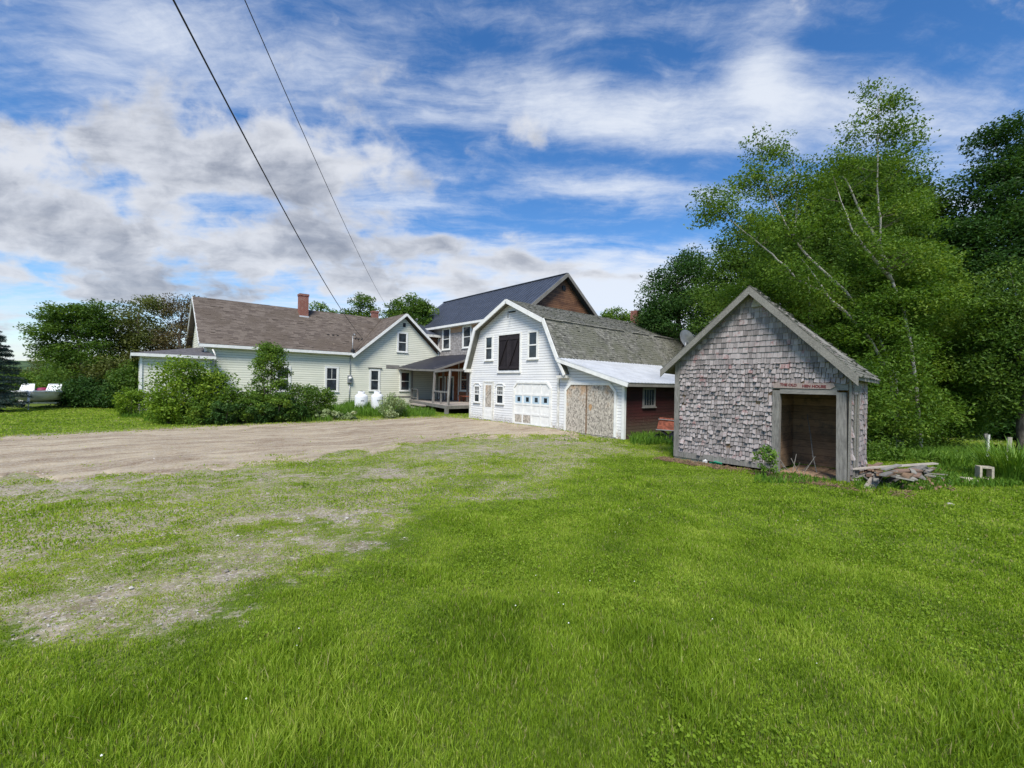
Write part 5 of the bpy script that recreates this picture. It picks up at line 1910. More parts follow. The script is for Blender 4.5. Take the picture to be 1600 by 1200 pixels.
# ------------------------------------------------------------------ propane tanks
for (px, py, rad, hh, lab) in [(564, 646, 0.40, 1.32, 'left white propane tank standing clear in front of the window'), (589, 645, 0.38, 1.30, 'right white propane tank with its foot hidden by the flowering shrub')]:
    p = gnd(px, py)
    tk = empty('propane_tank', p, R(30), lab, 'propane tank', 'white propane tanks beside the house')
    mb = MB()
    mb.lathe(0, 0, [(0.0, 0.05), (rad * 0.8, 0.06), (rad * 0.97, 0.14), (rad, 0.22), (rad, hh * 0.78), (rad * 0.98, hh * 0.84), (rad * 0.86, hh * 0.90), (rad * 0.6, hh * 0.945), (0.0, hh * 0.96)], 32)
    mb.build('body', M['tank'], tk, smooth=True)
    mb = MB()
    mb.lathe(0, 0, [(rad * 0.52, hh * 0.93), (rad * 0.55, hh * 1.06), (rad * 0.50, hh * 1.07), (rad * 0.50, hh * 0.93)], 24)
    mb.build('collar', M['tank'], tk, smooth=True)
    mb = MB()
    mb.lathe(0, 0, [(rad * 0.75, -0.05), (rad * 0.78, 0.07), (rad * 0.7, 0.08)], 24)
    mb.build('foot_ring', M['tank'], tk, smooth=True)
    mb = MB()
    mb.tube([(0, 0, hh * 0.95), (0, 0, hh * 1.09)], 0.045, 8)
    mb.lathe(0, 0, [(0.0, hh * 1.10), (0.10, hh * 1.09), (0.10, hh * 1.06), (0.0, hh * 1.05)], 12)
    mb.build('valve', M['black_metal'], tk, smooth=True)
    mb = MB()
    mb.prism([(-0.1, -rad - 0.004, hh * 0.60), (0.1, -rad - 0.004, hh * 0.60), (0.1, -rad - 0.004, hh * 0.66), (-0.1, -rad - 0.004, hh * 0.66)], (0, 0.02, 0))
    mb.build('label', m_plain('grey tank label', (0.3, 0.32, 0.34), 0.5), tk)

# ------------------------------------------------------------------ boat on trailer
p = gnd(67, 637)
boat = empty('boat', p, R(33), 'small white open motorboat with twin windshields parked on its trailer', 'boat')
trl = empty('boat_trailer', p, R(33), 'low boat trailer under the white motorboat', 'trailer')
ys = [-2.3, -2.1, -1.7, -1.0, 0.0, 1.2, 2.4]
ws = [0.12, 0.55, 0.92, 1.10, 1.16, 1.16, 1.12]
ks = [0.85, 0.62, 0.47, 0.40, 0.38, 0.38, 0.40]
cs = [0.9, 0.78, 0.66, 0.58, 0.55, 0.55, 0.56]
gs = [1.12, 1.12, 1.10, 1.07, 1.05, 1.03, 1.02]
V, Fq = [], []
for y_, w_, k_, c_, g_ in zip(ys, ws, ks, cs, gs):
    V += [(-w_, y_, g_), (-w_ * 0.97, y_, g_ - 0.14), (-w_ * 0.86, y_, c_), (0, y_, k_), (w_ * 0.86, y_, c_), (w_ * 0.97, y_, g_ - 0.14), (w_, y_, g_)]
for s_ in range(6):
    for k in range(6):
        Fq.append((s_ * 7 + k, s_ * 7 + k + 1, s_ * 7 + 8 + k, s_ * 7 + 7 + k))
Fq += [tuple(range(7)), tuple(range(42, 49))]
mb = MB()
mb.add(V, Fq)
hl = mb.build('hull', M['hull'], boat, smooth=True)
mb = MB()
for s_ in range(6):
    for sg in (-1, 1):
        mb.bar((sg * ws[s_], ys[s_], gs[s_] + 0.02), (sg * ws[s_ + 1], ys[s_ + 1], gs[s_ + 1] + 0.02), 0.14, 0.09)
mb.prism([(-0.12, -2.3, 1.08), (-0.92, -1.7, 1.08), (-1.1, -1.0, 1.06), (1.1, -1.0, 1.06), (0.92, -1.7, 1.08), (0.12, -2.3, 1.08)], (0, 0, 0.05))
mb.build('gunwale', M['tank'], boat)
for x0, x1 in ((-0.98, -0.28), (0.22, 0.98)):
    mb = MB()
    c = [(x0 + 0.06, -0.55, 1.12), (x1 - 0.02, -0.55, 1.12), (x1 - 0.06, -0.30, 1.56), (x0 + 0.14, -0.30, 1.56)]
    for k in range(4):
        mb.bar(c[k], c[(k + 1) % 4], 0.06, 0.06)
    wsd = mb.build('windshield', M['tank'], boat)
    mb = MB()
    mb.prism(c, (0, 0.015, 0))
    mb.build('pane', m_plain('milky windshield', (0.55, 0.6, 0.64), 0.2), wsd)
mb = MB()
mb.lathe(0, 0, [(0.38, 1.05), (0.40, 1.2), (0.30, 1.30), (0, 1.34)], 14)
mb.build('seat_cover', M['maroon'], boat, smooth=True)
mb = MB()
mb.bar((0, -3.3, 0.42), (0, -2.2, 0.42), 0.09, 0.09)
mb.bar((0, -2.2, 0.42), (-0.85, -1.0, 0.36), 0.08, 0.09)
mb.bar((0, -2.2, 0.42), (0.85, -1.0, 0.36), 0.08, 0.09)
mb.bar((-0.85, -1.0, 0.36), (-0.85, 2.4, 0.36), 0.08, 0.09)
mb.bar((0.85, -1.0, 0.36), (0.85, 2.4, 0.36), 0.08, 0.09)
mb.bar((-1.1, 1.2, 0.34), (1.1, 1.2, 0.34), 0.09, 0.09)
mb.build('frame', M['dirty_white'], trl)
mb = MB()
mb.bar((0, -2.55, 0.42), (0, -2.4, 1.08), 0.10, 0.14)
mb.bar((0, -2.55, -0.02), (0, -2.55, 0.42), 0.05, 0.05)
mb.build('winch_post', M['tank'], trl)
for sg in (-1, 1):
    mb = MB()
    mb.lathe(0, 0, [(0.13, -0.09), (0.27, -0.09), (0.31, -0.04), (0.31, 0.04), (0.27, 0.09), (0.13, 0.09)], 20)
    w_ = mb.build('wheel', M['rubber'], trl, smooth=True)
    w_.location = (sg * 1.2, 1.0, 0.31)
    w_.rotation_euler = (0, R(90), 0)
    mb = MB()
    for t in range(6):
        a0_, a1_ = math.pi * t / 6, math.pi * (t + 1) / 6
        mb.bar((sg * 1.2, 1.0 + 0.38 * math.cos(a0_), 0.33 + 0.36 * math.sin(a0_)), (sg * 1.2, 1.0 + 0.38 * math.cos(a1_), 0.33 + 0.36 * math.sin(a1_)), 0.24, 0.02)
    mb.build('fender', M['dirty_white'], trl)


# ------------------------------------------------------------------ overhead wires
def wire(label, P0, P1, sag, rad, lat=0.0):
    pts = []
    for k in range(41):
        t = k / 40
        q = np.array(P0) * (1 - t) + np.array(P1) * t
        q[2] -= sag * 4 * t * (1 - t)
        pts.append(tuple(q))
    mb = MB()
    mb.tube(pts, rad, 6, cap=False)
    tag(mb.build('overhead_wire', M['wire'], smooth=True), label, 'wire', 'overhead service wires')


e1 = fit_n(-1.25, -22.9)
P1 = np.array([e1[0], e1[1], 5.42])
wire('thick black service cable dropping to the mast on the green house', at(240, -60, 6.6), P1, 0.55, 0.016)
wire('thin black wire running beyond the green house roof', at(365, -40, 9), at(604, 478, 48), 0.5, 0.011)

# ------------------------------------------------------------------ trees, shrubs, weeds
TB = 'broadleaf trees standing behind the buildings'
# left side
rg = np.random.default_rng(77)
sp_p = at(-12, 600, 25.0)
sp = empty('spruce_tree', (sp_p[0], sp_p[1], 0.0), 0, 'blue green spruce at the left edge beside the boat', 'tree')
C_, tn_ = [], []
Hs = 4.9
mb = MB()
mb.tube([(0, 0, -0.1), (0, 0, Hs)], [0.16, 0.02], 8)
for k in range(190):
    z_ = 0.15 + (Hs - 0.35) * rg.random() ** 1.15
    r_ = (1.75 * (1 - z_ / Hs) ** 0.8 + 0.12) * rg.uniform(0.8, 1.12)
    a = rg.random() * 6.283
    tip = np.array([math.cos(a) * r_, math.sin(a) * r_, z_ - 0.18 * r_ + 0.08])
    mb.tube([(0, 0, z_), tuple(tip * [0.6, 0.6, 1]), tuple(tip)], [0.022, 0.014, 0.005], 4, cap=False)
    n_ = int(170 * r_ + 25)
    t_ = rg.random(n_) ** 0.75
    line = np.outer(1 - t_, [0, 0, z_]) + np.outer(t_, tip)
    side = rg.normal(0, 1, n_) * 0.20 * (1 - t_ * 0.55) * r_ ** 0.5
    perp = np.array([-math.sin(a), math.cos(a), 0])
    pts = line + side[:, None] * perp + rg.normal(0, 0.03, (n_, 3)) - np.abs(side)[:, None] * np.array([0, 0, 0.35])
    C_.append(pts)
    tn_.append(np.clip(np.full(n_, 0.35) + 0.35 * t_ + rg.normal(0, 0.15, n_), 0, 1))
C_ = np.concatenate(C_)
Vq, Qq = leaf_quads(C_, np.full(len(C_), 0.05), rg, 0.4, 0.28)
link('crown', np_mesh('crown', Vq, Qq, M['leaf_spruce'], np.repeat(np.concatenate(tn_), 4)), sp)
mb.build('trunk', M['bark'], sp, smooth=True)

tree('ash_tree', 'spreading dark green tree with open layered branches beyond the boat', 'tree', 142, 31,
     [(95, 520, 42, 26), (120, 500, 48, 28), (148, 492, 30, 26), (85, 548, 34, 16), (70, 522, 24, 18), (150, 540, 30, 44), (110, 555, 40, 22), (130, 488, 44, 16), (105, 505, 40, 24), (120, 570, 46, 30)], 270, 95, 0.58, 0.085, 'leaf_maple', 0.26, 101, flat=0.5, inner=0.1, up=0.5)
tree('maple_tree', 'rounded olive green tree rising left of the green house', 'tree', 205, 33,
     [(215, 505, 44, 42), (185, 530, 30, 40), (240, 540, 36, 50), (205, 580, 55, 45), (235, 485, 28, 24)], 210, 95, 0.70, 0.09, 'leaf_olive', 0.34, 102, inner=0.4)
tree('plum_tree', 'bronze purple tree with bare twigs showing above the house corner', 'tree', 280, 33,
     [(285, 525, 34, 45), (262, 560, 40, 50), (300, 500, 26, 30), (275, 485, 30, 22), (300, 472, 20, 12)], 170, 60, 0.55, 0.075, 'leaf_purple', 0.24, 103, limbs=70, inner=0.3)
for k, (px, py, rx, ry, d_, mat, lab) in enumerate([
    (60, 600, 38, 34, 42, 'leaf_olive', 'pale yellow green tree far behind the boat'), (35, 615, 30, 26, 36, 'leaf_shrub', 'small green tree behind the spruce'),
    (110, 598, 40, 34, 34, 'leaf_maple', 'dense green thicket tree right behind the boat'), (165, 600, 36, 36, 31, 'leaf_olive', 'dull olive thicket left of the annex'),
    (215, 606, 34, 30, 30, 'leaf_maple', 'dark green thicket against the annex corner'), (135, 618, 34, 20, 30, 'leaf_dark', 'low dark thicket at the back edge of the left lawn'),
    (-60, 600, 60, 50, 34, 'leaf_maple', 'green tree outside the left edge behind the spruce'), (85, 612, 30, 24, 35, 'leaf_shrub', 'light green thicket just above the boat windshields'),
    (190, 622, 30, 16, 30, 'leaf_dark', 'low dark brush left of the lime shrub')]):
    tree('thicket_tree', lab, 'tree', px, d_, [(px, py - 4, rx, ry + 6), (px + rx * 0.4, py + ry * 0.3, rx * 0.7, ry * 0.8), (px - rx * 0.4, py + ry * 0.35, rx * 0.7, ry * 0.75)], 165, 80, 0.62, 0.085, mat, 0.14, 200 + k, inner=0.3, limbs=12, group='trees along the left edge of the lawn')
mb = MB()
# a far hill rising behind the thicket
hx = np.linspace(-240, 40, 60)
vs, fs = [], []
for k, x_ in enumerate(hx):
    h_ = 7.0 + 3.2 * math.sin(x_ * 0.02) + 1.6 * math.sin(x_ * 0.11) - 0.0004 * (x_ + 120) ** 2
    vs += [(x_, 150, -3), (x_, 170, h_ + q_.uniform(-0.5, 0.5)), (x_, 230, h_ + 1)]
for k in range(59):
    for s_ in (0, 1):
        fs.append((k * 3 + s_, k * 3 + 3 + s_, k * 3 + 4 + s_, k * 3 + 1 + s_))
mb.add(vs, fs)
mt, T, bs, ob, _ = new_mat('wooded hill')
T.put(bs.inputs['Base Color'], T.mix(T.ramp(T.noise(ob, 0.25, 6, 0.7), 0.4, 0.6), (0.030, 0.06, 0.020), (0.075, 0.12, 0.04)))
tag(mb.build('hill', mt), kind='structure')

# behind the house roofs
tree('maple_tree', 'small round tree showing just right of the front chimney', 'tree', 497, 46, [(500, 484, 14, 12), (490, 500, 22, 18), (510, 495, 16, 12)], 60, 45, 0.55, 0.11, 'leaf_shrub', 0.2, 111, group=TB)
tree('maple_tree', 'open crowned tree peeking over the roof between the two chimneys', 'tree', 565, 44, [(563, 473, 19, 12), (548, 490, 12, 8), (580, 487, 14, 10), (565, 500, 22, 12)], 75, 50, 0.55, 0.11, 'leaf_maple', 0.2, 112, group=TB, inner=0.2)
tree('maple_tree', 'slim feathery tree left of the big round tree behind the roofs', 'tree', 615, 43, [(615, 478, 10, 9), (608, 490, 12, 10), (618, 500, 18, 14)], 50, 42, 0.5, 0.10, 'leaf_maple', 0.18, 113, group=TB, inner=0.15)
tree('maple_tree', 'big round tree rising between the green gable and the dark metal roof', 'tree', 650, 42, [(650, 482, 27, 20), (665, 498, 22, 20), (635, 500, 22, 18), (650, 515, 30, 25)], 150, 75, 0.6, 0.11, 'leaf_maple', 0.26, 114, group=TB)
tree('maple_tree', 'low green tree right of the brown gable', 'tree', 962, 42, [(962, 496, 20, 14), (945, 505, 20, 14), (985, 508, 26, 20)], 90, 60, 0.6, 0.11, 'leaf_shrub', 0.2, 115, group=TB)

# the wood on the right
TR = 'trees of the wood behind the hen house'
tree('maple_tree', 'dark maple left of the birches above the barn roof end', 'tree', 1065, 29,
     [(1065, 440, 50, 38), (1035, 470, 38, 34), (1095, 455, 44, 50), (1060, 500, 60, 40), (1030, 500, 36, 30), (1080, 410, 26, 18)], 300, 95, 0.72, 0.085, 'leaf_dark', 0.36, 121, group=TR, inner=0.35)
tree('maple_tree', 'mid green maple between the dark maple and the leaning birches', 'tree', 1180, 25,
     [(1185, 400, 64, 54), (1150, 450, 58, 54), (1220, 440, 62, 64), (1130, 500, 50, 56), (1200, 520, 90, 80), (1190, 360, 44, 30)], 420, 100, 0.72, 0.085, 'leaf_maple', 0.40, 122, group=TR)
tree('maple_tree', 'tall domed maple crown directly behind the birch trunks', 'tree', 1345, 22,
     [(1340, 300, 56, 42), (1310, 350, 60, 60), (1385, 360, 66, 66), (1340, 430, 100, 80), (1280, 400, 60, 66), (1420, 420, 66, 80), (1265, 340, 56, 40), (1460, 400, 50, 66), (1335, 285, 56, 34), (1235, 390, 60, 50), (1500, 440, 40, 60), (1440, 335, 44, 46), (1395, 295, 46, 40)], 920, 120, 0.70, 0.080, 'leaf_maple', 0.42, 123, group=TR)
# understory in front: dense yellow green foliage from the roof line to the ground
tree('birch_tree', 'broad leafy birch hanging right behind the hen house roof ridge', 'tree', 1290, 17.5,
     [(1230, 440, 70, 50), (1290, 480, 90, 70), (1200, 480, 60, 50), (1260, 540, 90, 60), (1330, 560, 80, 70), (1150, 480, 40, 40), (1310, 500, 45, 40, -2.2, 30), (1350, 560, 40, 50, -2.2, 30), (1250, 450, 30, 25, -2.0, 25)], 470, 125, 0.52, 0.055, 'leaf_birch', 0.16, 124, bark='bark_birch', group=TR, flat=0.55)
tree('birch_tree', 'dense leafy birch filling the space right of the hen house', 'tree', 1425, 16.5,
     [(1400, 430, 80, 60), (1440, 500, 90, 80), (1370, 500, 60, 70), (1420, 600, 85, 80), (1460, 640, 60, 60), (1380, 640, 50, 60), (1485, 560, 40, 70), (1500, 630, 40, 60), (1370, 690, 40, 26), (1430, 690, 50, 26), (1350, 620, 30, 60, -2.2, 30), (1405, 570, 45, 60, -1.9, 30), (1430, 650, 60, 45, -1.9, 30), (1375, 480, 40, 40, -1.7, 30), (1450, 450, 40, 60, -1.6, 30)], 860, 125, 0.50, 0.055, 'leaf_birch', 0.16, 125, bark='bark_birch', group=TR, flat=0.55)
tree('birch_tree', 'birch with a long white trunk leaning far left over the roof', 'tree', 1405,15.2,
     [(1140, 330, 42, 34), (1108, 312, 26, 22), (1100, 345, 20, 16), (1175, 365, 40, 24), (1190, 345, 26, 24), (1240, 420, 40, 30, -0.5), (1290, 450, 40, 30, -0.5)], 130, 42, 0.36, 0.050, 'leaf_birch', 0.055, 126, bark='bark_birch', group=TR, inner=0.1,
     stems=[[(1405, 700), (1392, 590), (1360, 530), (1316, 482), (1284, 455), (1247, 437), (1215, 405), (1190, 383), (1165, 362), (1135, 340), (1105, 320)], [(1330, 497), (1300, 470, 0.3), (1268, 425, 0.5), (1250, 400, 0.6)]], limbs=26)
tree('birch_tree', 'birch with an airy upright crown above the leaning trunk', 'tree', 1412,15.5,
     [(1186, 240, 30, 44), (1178, 280, 36, 32), (1225, 250, 30, 36), (1255, 285, 26, 36), (1215, 300, 50, 26), (1155, 290, 24, 20), (1250, 360, 50, 36, -0.4)], 150, 50, 0.36, 0.050, 'leaf_birch', 0.055, 127, bark='bark_birch', group=TR, inner=0.05,
     stems=[[(1412, 700), (1398, 590), (1370, 520), (1320, 455), (1262, 400), (1239, 372), (1222, 338), (1206, 308), (1194, 270), (1184, 225), (1178, 192)], [(1240, 372), (1244, 340, 0.2), (1246, 300, 0.3), (1240, 255, 0.3)]], limbs=26)
tree('birch_tree', 'tallest birch with a straight trunk and thin ragged top', 'tree', 1440,15.0,
     [(1374, 160, 34, 36), (1345, 215, 42, 36), (1400, 215, 40, 40), (1375, 270, 66, 34), (1310, 245, 28, 24), (1435, 300, 34, 40), (1290, 290, 30, 36), (1450, 340, 24, 36), (1400, 330, 60, 30), (1385, 400, 60, 40, -0.5), (1345, 370, 40, 40, -0.3)], 265, 50, 0.36, 0.050, 'leaf_birch', 0.06, 128, bark='bark_birch', group=TR, inner=0.05,
     stems=[[(1440, 705), (1432, 600), (1418, 505), (1402, 460), (1388, 420), (1377, 395), (1373, 340), (1372, 290), (1371, 225), (1374, 170), (1375, 128)], [(1390, 425), (1368, 370, 0.2), (1345, 330, 0.4), (1320, 280, 0.5), (1300, 262, 0.5)],
            [(1395, 440), (1350, 385, -0.3), (1325, 345, -0.3), (1310, 300, -0.4)]], limbs=44)
tree('maple_tree', 'tall dark tree filling the right edge of the picture', 'tree', 1660, 19,
     [(1590, 230, 46, 50), (1570, 300, 60, 60), (1620, 330, 90, 90), (1550, 380, 70, 60), (1500, 390, 44, 44), (1590, 450, 110, 60), (1530, 440, 60, 44)], 520, 105, 0.66, 0.075, 'leaf_dark', 0.42, 129, group=TR, up=0.4, flat=0.45)
tree('maple_tree', 'very tall dark tree just outside the right edge', 'tree', 1720, 18,
     [(1720, 260, 90, 120), (1700, 400, 110, 120), (1760, 520, 120, 120), (1650, 330, 50, 80)], 330, 80, 0.7, 0.085, 'leaf_dark', 0.42, 130, group=TR)
tree('birch_tree', 'lighter leafy branch mass at the right edge above the stakes', 'tree', 1600, 14.5,
     [(1590, 470, 50, 50), (1575, 560, 44, 60), (1620, 540, 60, 90), (1560, 500, 30, 50), (1600, 620, 50, 30)], 200, 115, 0.5, 0.055, 'leaf_maple', 0.2, 131, group=TR)
for k, (px, py, rx, ry, d_, lab) in enumerate([
    (1480, 470, 80, 110, 27, 'shadowed tree in the wood right of the birches'), (1540, 560, 90, 90, 25, 'deep shadowed tree behind the stakes'), (1640, 560, 90, 110, 26, 'shadowed tree in the wood beyond the right edge'),
    (1400, 560, 100, 100, 28, 'hidden dark tree behind the dense birch'), (1280, 560, 90, 80, 30, 'hidden dark tree behind the hen house'), (1120, 560, 70, 50, 33, 'dark tree behind the barn end'),
    (1010, 540, 50, 36, 38, 'dark low tree beyond the barn ridge'), (1560, 620, 90, 60, 21, 'dark underbrush tree at the edge of the wood'), (1480, 620, 60, 60, 22, 'dark underbrush tree behind the debris pile'),
    (1660, 640, 70, 60, 20, 'dark underbrush tree behind the tall grass clump')]):
    tree('forest_tree', lab, 'tree', px, d_, [(px, py, rx, ry), (px - rx * 0.3, py + ry * 0.5, rx * 0.8, ry * 0.7), (px + rx * 0.3, py - ry * 0.3, rx * 0.7, ry * 0.7)], 230, 85, 0.9, 0.12, 'leaf_dark', 0.25, 300 + k, inner=0.2, limbs=16, group=TR)

# shrubs by the house
SB = 'shrubs along the front of the green house'
shrub('lilac_bush', 'big bright green bush covering the annex corner', 'bush', 290, 652, 1.75, 1.6, 9000, 0.075, 'leaf_lime', 401, depth=20.8, group=SB, ry=1.1, zc=1.35, nclump=90)
shrub('lilac_bush', 'darker green bush joined to the right of the bright one', 'bush', 340, 655, 1.5, 1.25, 6500, 0.07, 'leaf_shrub', 402, depth=21.6, group=SB, ry=1.0, nclump=70)
shrub('tall_shrub', 'tall narrow leafy shrub reaching the house eave', 'shrub', 420, 652, 0.98, 2.1, 9000, 0.065, 'leaf_shrub', 403, depth=23.0, group=SB, ry=0.9, zc=2.0, nclump=95)
for k, (px, d_, rx, rz_, mat, lab) in enumerate([
    (262, 20.4, 0.85, 0.8, 'leaf_lime', 'low yellowish bush at the foot of the annex wall'), (315, 20.6, 1.2, 0.7, 'leaf_shrub', 'low dark bush under the big bright bush'),
    (375, 21.4, 1.2, 0.85, 'leaf_shrub', 'spreading bush left of the tall narrow shrub'), (430, 22.2, 1.2, 0.75, 'leaf_shrub', 'low bush at the foot of the tall narrow shrub'),
    (470, 23.2, 1.0, 0.95, 'leaf_maple', 'dark bush right of the tall narrow shrub'), (495, 24.4, 0.9, 0.95, 'leaf_shrub', 'leafy bush below the double hung window'),
    (400, 21.6, 1.0, 0.55, 'leaf_dark', 'low dark hedge bush nearest the driveway edge'), (455, 22.6, 0.9, 0.6, 'leaf_dark', 'low rounded bush at the right end of the hedge'),
    (205, 24.0, 0.75, 0.8, 'leaf_lime', 'lime green shrub left of the annex'), (350, 20.6, 0.9, 0.55, 'leaf_dark', 'small dark bush at the front of the hedge')]):
    shrub('bush', lab, 'bush', px, 655, rx, rz_, 3600, 0.06, mat, 410 + k, depth=d_, group=SB, ry=0.8, nclump=45)
shrub('flowering_shrub', 'pale variegated shrub right of the propane tanks', 'shrub', 612, 652, 0.75, 0.66, 2600, 0.055, 'leaf_hosta', 430, depth=25.2, group=None, nclump=45)
shrub('sapling', 'small feathery sapling growing at the hen house door post', 'sapling', 1197, 745, 0.26, 0.30, 900, 0.032, 'leaf_weed', 431, group=None, nclump=24, zc=0.42)
for k, (px, d_) in enumerate([(520, 24.2), (545, 24.6), (505, 23.6)]):
    shrub('hosta_plant', ['pale low plant in the middle of the strip left of the tanks', 'pale low plant nearest the left tank', 'pale low plant farthest left of the tanks'][k], 'plant', px, 655, 0.55, 0.28, 700, 0.08, 'leaf_hosta', 440 + k, depth=d_, nclump=16, group='pale plants left of the propane tanks')


# weeds and long grass in beds: uncountable
def weed_bed(spec, seed, n):
    rg = np.random.default_rng(seed)
    P = []
    H = []
    for (x0, x1, y0, y1, k, hh) in spec:
        m_ = int(n * k)
        px = rg.uniform(x0, x1, m_)
        py = rg.uniform(y0, y1, m_)
        for a, b in zip(px, py):
            P.append(gnd(a, b))
            H.append(hh)
    P = np.array(P)
    H = np.array(H) * rg.uniform(0.4, 1.25, len(P))
    ok = ~in_building(P[:, 0], P[:, 1])
    P, H = P[ok], H[ok]
    V, Q = blades(len(P), P, H, 0.008 + 0.014 * rg.random(len(P)), rg, lean=0.5)
    return V, Q, np.repeat(np.clip(0.45 + rg.normal(0, 0.2, len(P)), 0, 1), 4)


specs = [(500, 640, 638, 652, 1.0, 0.55), (540, 575, 640, 648, 0.3, 0.75), (225, 520, 648, 660, 0.9, 0.35), (600, 680, 640, 652, 0.5, 0.35), (190, 235, 644, 653, 0.15, 0.25),
         (985, 1050, 684, 696, 0.25, 0.35), (1050, 1060, 700, 716, 0.08, 0.3), (1460, 1600, 728, 762, 0.5, 0.15), (1335, 1460, 750, 768, 0.25, 0.12), (1470, 1600, 712, 730, 0.7, 0.35), (1355, 1500, 712, 722, 0.6, 0.35),
         (880, 975, 676, 692, 0.06, 0.09), (1180, 1320, 742, 757, 0.15, 0.14)]
V, Q, t = weed_bed(specs, 61, 5200)
tag(link('tall_weeds', np_mesh('tall_weeds', V, Q, M['leaf_weed'], t)), 'long weeds and uncut grass along walls and debris', 'weeds', kind='stuff')
# leafy weeds at the wood's edge
rg = np.random.default_rng(62)
C_ = []
for _ in range(900):
    p = gnd(rg.uniform(1345, 1640), rg.uniform(706, 722))
    h_ = rg.uniform(0.15, 0.75) * (0.4 if p[0] > 12.2 else 1.0)
    C_.append(p + np.array([0, 0, h_ * 0.5]) + rg.normal(size=(28, 3)) * [0.16, 0.16, h_ * 0.28])
C_ = np.concatenate(C_)
C_ = C_[C_[:, 2] > 0.03]
Vq, Qq = leaf_quads(C_, np.full(len(C_), 0.045), rg, 0.4)
tag(link('undergrowth', np_mesh('undergrowth', Vq, Qq, M['leaf_shrub'], np.repeat(np.clip(rg.normal(0.4, 0.2, len(C_)), 0, 1), 4))), 'leafy undergrowth along the edge of the wood', 'undergrowth', kind='stuff')
# broad clover leaves in patches through the near lawn
rg = np.random.default_rng(66)
x, y, r = sample_field(190000, 1.3, 13, 0.9, rg)
pt = fbm(x + 50, y + 70, 0.9, 4)
k = (pt + 0.12 * (x < -2.5) * (r < 4.5) > 0.56) & (wear_at(x, y) < 0.3) & ~in_building(x, y) & ~in_drive(x, y) & (rg.random(len(x)) < 0.8 - 0.5 * thin_at(x, y))
x, y, r = x[k], y[k], r[k]
z = ground_h(x, y) + rg.uniform(0.015, 0.06, len(x))
Vq, Qq = leaf_quads(np.stack([x, y, z], -1), 0.0075 + 0.0008 * r, rg, 1.2, 0.8)
tag(link('clover_leaves', np_mesh('clover_leaves', Vq, Qq, M['grass'], np.repeat(np.clip(rg.normal(0.28, 0.16, len(x)), 0, 0.9), 4))), 'low clover and broad leaved weeds in patches of the lawn', 'clover', kind='stuff')
# daylily clump at the right edge
p = gnd(1592, 752)
rg = np.random.default_rng(63)
V, F_, tn_ = [], [], []
for k in range(620):
    a = rg.random() * 6.283
    r0 = rg.random() ** 0.5 * 0.62
    c_ = np.array([math.cos(a) * r0, math.sin(a) * r0, 0.0])
    a2 = a + rg.normal(0, 0.5)
    L_ = rg.uniform(0.8, 1.35)
    d_ = np.array([math.cos(a2), math.sin(a2), 0])
    s_ = np.array([-math.sin(a2), math.cos(a2), 0])
    w_ = rg.uniform(0.008, 0.014)
    spread = rg.uniform(0.25, 0.8)
    b0 = len(V)
    tt_ = rg.uniform(0.2, 0.95)
    for q in range(6):
        t = q / 5
        c2 = c_ + d_ * (spread * L_ * t ** 1.6) + np.array([0, 0, L_ * (t - 0.48 * spread * t ** 2.6)])
        ww = w_ * (1 - t) ** 0.6 + 0.001
        V += [c2 - s_ * ww, c2 + s_ * ww]
        tn_ += [tt_, tt_]
    for q in range(5):
        F_.append((b0 + 2 * q, b0 + 2 * q + 1, b0 + 2 * q + 3, b0 + 2 * q + 2))
o = link('daylily_clump', np_mesh('daylily_clump', np.array(V), np.array(F_), M['leaf_weed'], tn_))
o.location = p
tag(o, 'big clump of arching strap leaves at the right edge of the lawn', 'plant')
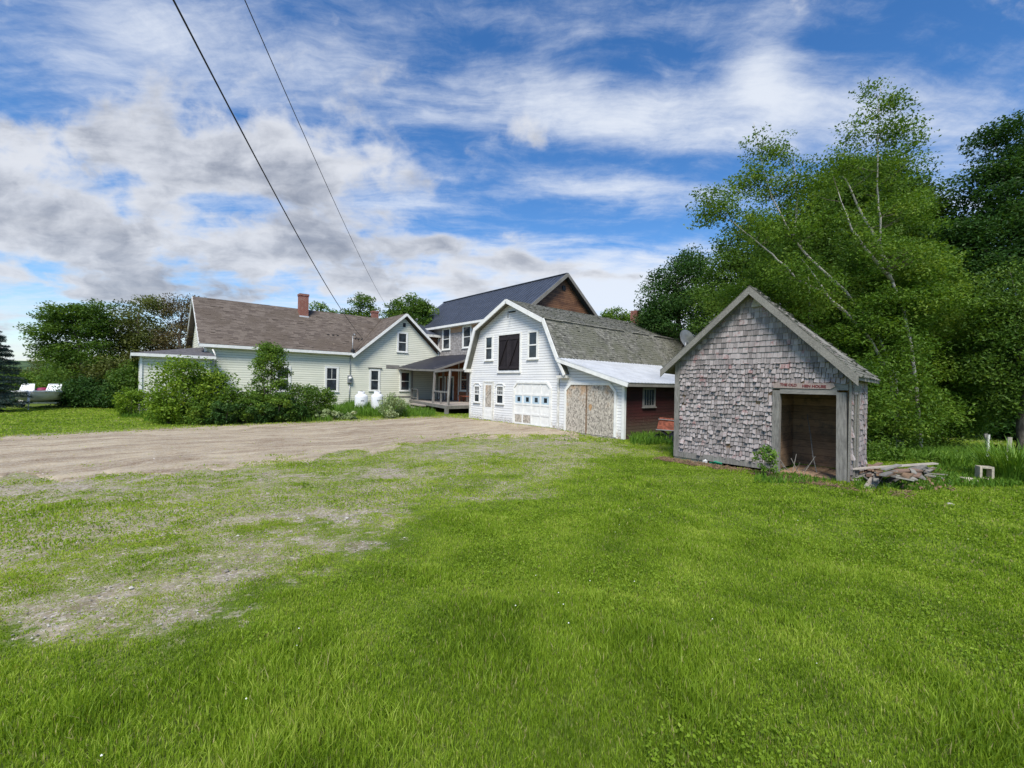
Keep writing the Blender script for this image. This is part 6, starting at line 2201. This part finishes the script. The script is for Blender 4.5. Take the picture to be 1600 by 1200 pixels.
# scattered stones on the worn ground
rg = np.random.default_rng(64)
x, y, r = sample_field(30000, 2.0, 22, 0.8, rg)
wv = wear_at(x, y)
k = (rg.random(len(x)) < sst(wv, 0.3, 0.6) * 0.9) | (in_drive(x, y) & (rg.random(len(x)) < 0.5))
k &= ~in_building(x, y)
x, y = x[k], y[k]
z = ground_h(x, y) + (fbm(x, y, 3.0, 3) - 0.5) * 0.05 + 0.012
C_ = np.stack([x, y, z], -1)
sz = rg.uniform(0.004, 0.014, len(x)) * np.where(rg.random(len(x)) < 0.05, 2.0, 1.0)
oct_ = np.array([(1, 0, 0), (0, 1, 0), (-1, 0, 0), (0, -1, 0), (0, 0, 0.7), (0, 0, -0.7)], float)
V = C_[:, None, :] + oct_[None] * sz[:, None, None] * rg.uniform(0.6, 1.3, (len(x), 6, 1))
Qf = (np.arange(len(x))[:, None, None] * 6 + tri[None]).reshape(-1, 3)
mt, T, bs, ob, _ = new_mat('loose stones')
T.put(bs.inputs['Base Color'], T.mix(T.attr('tint', 2), (0.16, 0.14, 0.12), (0.50, 0.47, 0.43)))
tag(link('gravel', np_mesh('gravel', V.reshape(-1, 3), Qf, mt, np.repeat(rg.random(len(x)), 6))), 'loose gravel stones lying on the driveway and worn patches', 'gravel', kind='stuff')


# ------------------------------------------------------------------ separate pieces become parts of their own
def split_loose(o):
    me = o.data
    n = len(me.vertices)
    par = list(range(n))

    def find(i_):
        while par[i_] != i_:
            par[i_] = par[par[i_]]
            i_ = par[i_]
        return i_
    for e in me.edges:
        a, b = find(e.vertices[0]), find(e.vertices[1])
        if a != b:
            par[a] = b
    groups = {}
    for p_ in me.polygons:
        groups.setdefault(find(p_.vertices[0]), []).append([list(p_.vertices)])
    if len(groups) < 2:
        return
    keys = list(groups)
    tints = [0.5] * n
    if 'tint' in me.attributes:
        tints = [d.value for d in me.attributes['tint'].data]
    mats_ = list(me.materials)
    base = o.name.split('.')[0]
    for gi, k_ in enumerate(keys):
        idx, vs_, fs_, tt_ = {}, [], [], []
        for (f,) in groups[k_]:
            for v in f:
                if v not in idx:
                    idx[v] = len(vs_)
                    vs_.append(tuple(me.vertices[v].co))
                    tt_.append(tints[v])
            fs_.append([idx[v] for v in f])
        m2 = bpy.data.meshes.new(base)
        m2.from_pydata(vs_, [], fs_)
        a_ = m2.attributes.new('tint', 'FLOAT', 'POINT')
        a_.data.foreach_set('value', tt_)
        for mt_ in mats_:
            m2.materials.append(mt_)
        if gi == 0:
            o.data = m2
        else:
            link(base, m2, o.parent)


for o in list(bpy.data.objects):
    if o.type == 'MESH' and o.parent is not None and o.name.split('.')[0] in ('bare_sheathing', 'corner_board', 'bare_board', 'link_fascia', 'fascia', 'trim', 'annex_trim', 'rake_board', 'boarded_panel', 'window_film', 'window_light', 'roof_patch', 'foundation', 'window_trim', 'eave_strip', 'side_wall', 'porch_beam'):
        split_loose(o)
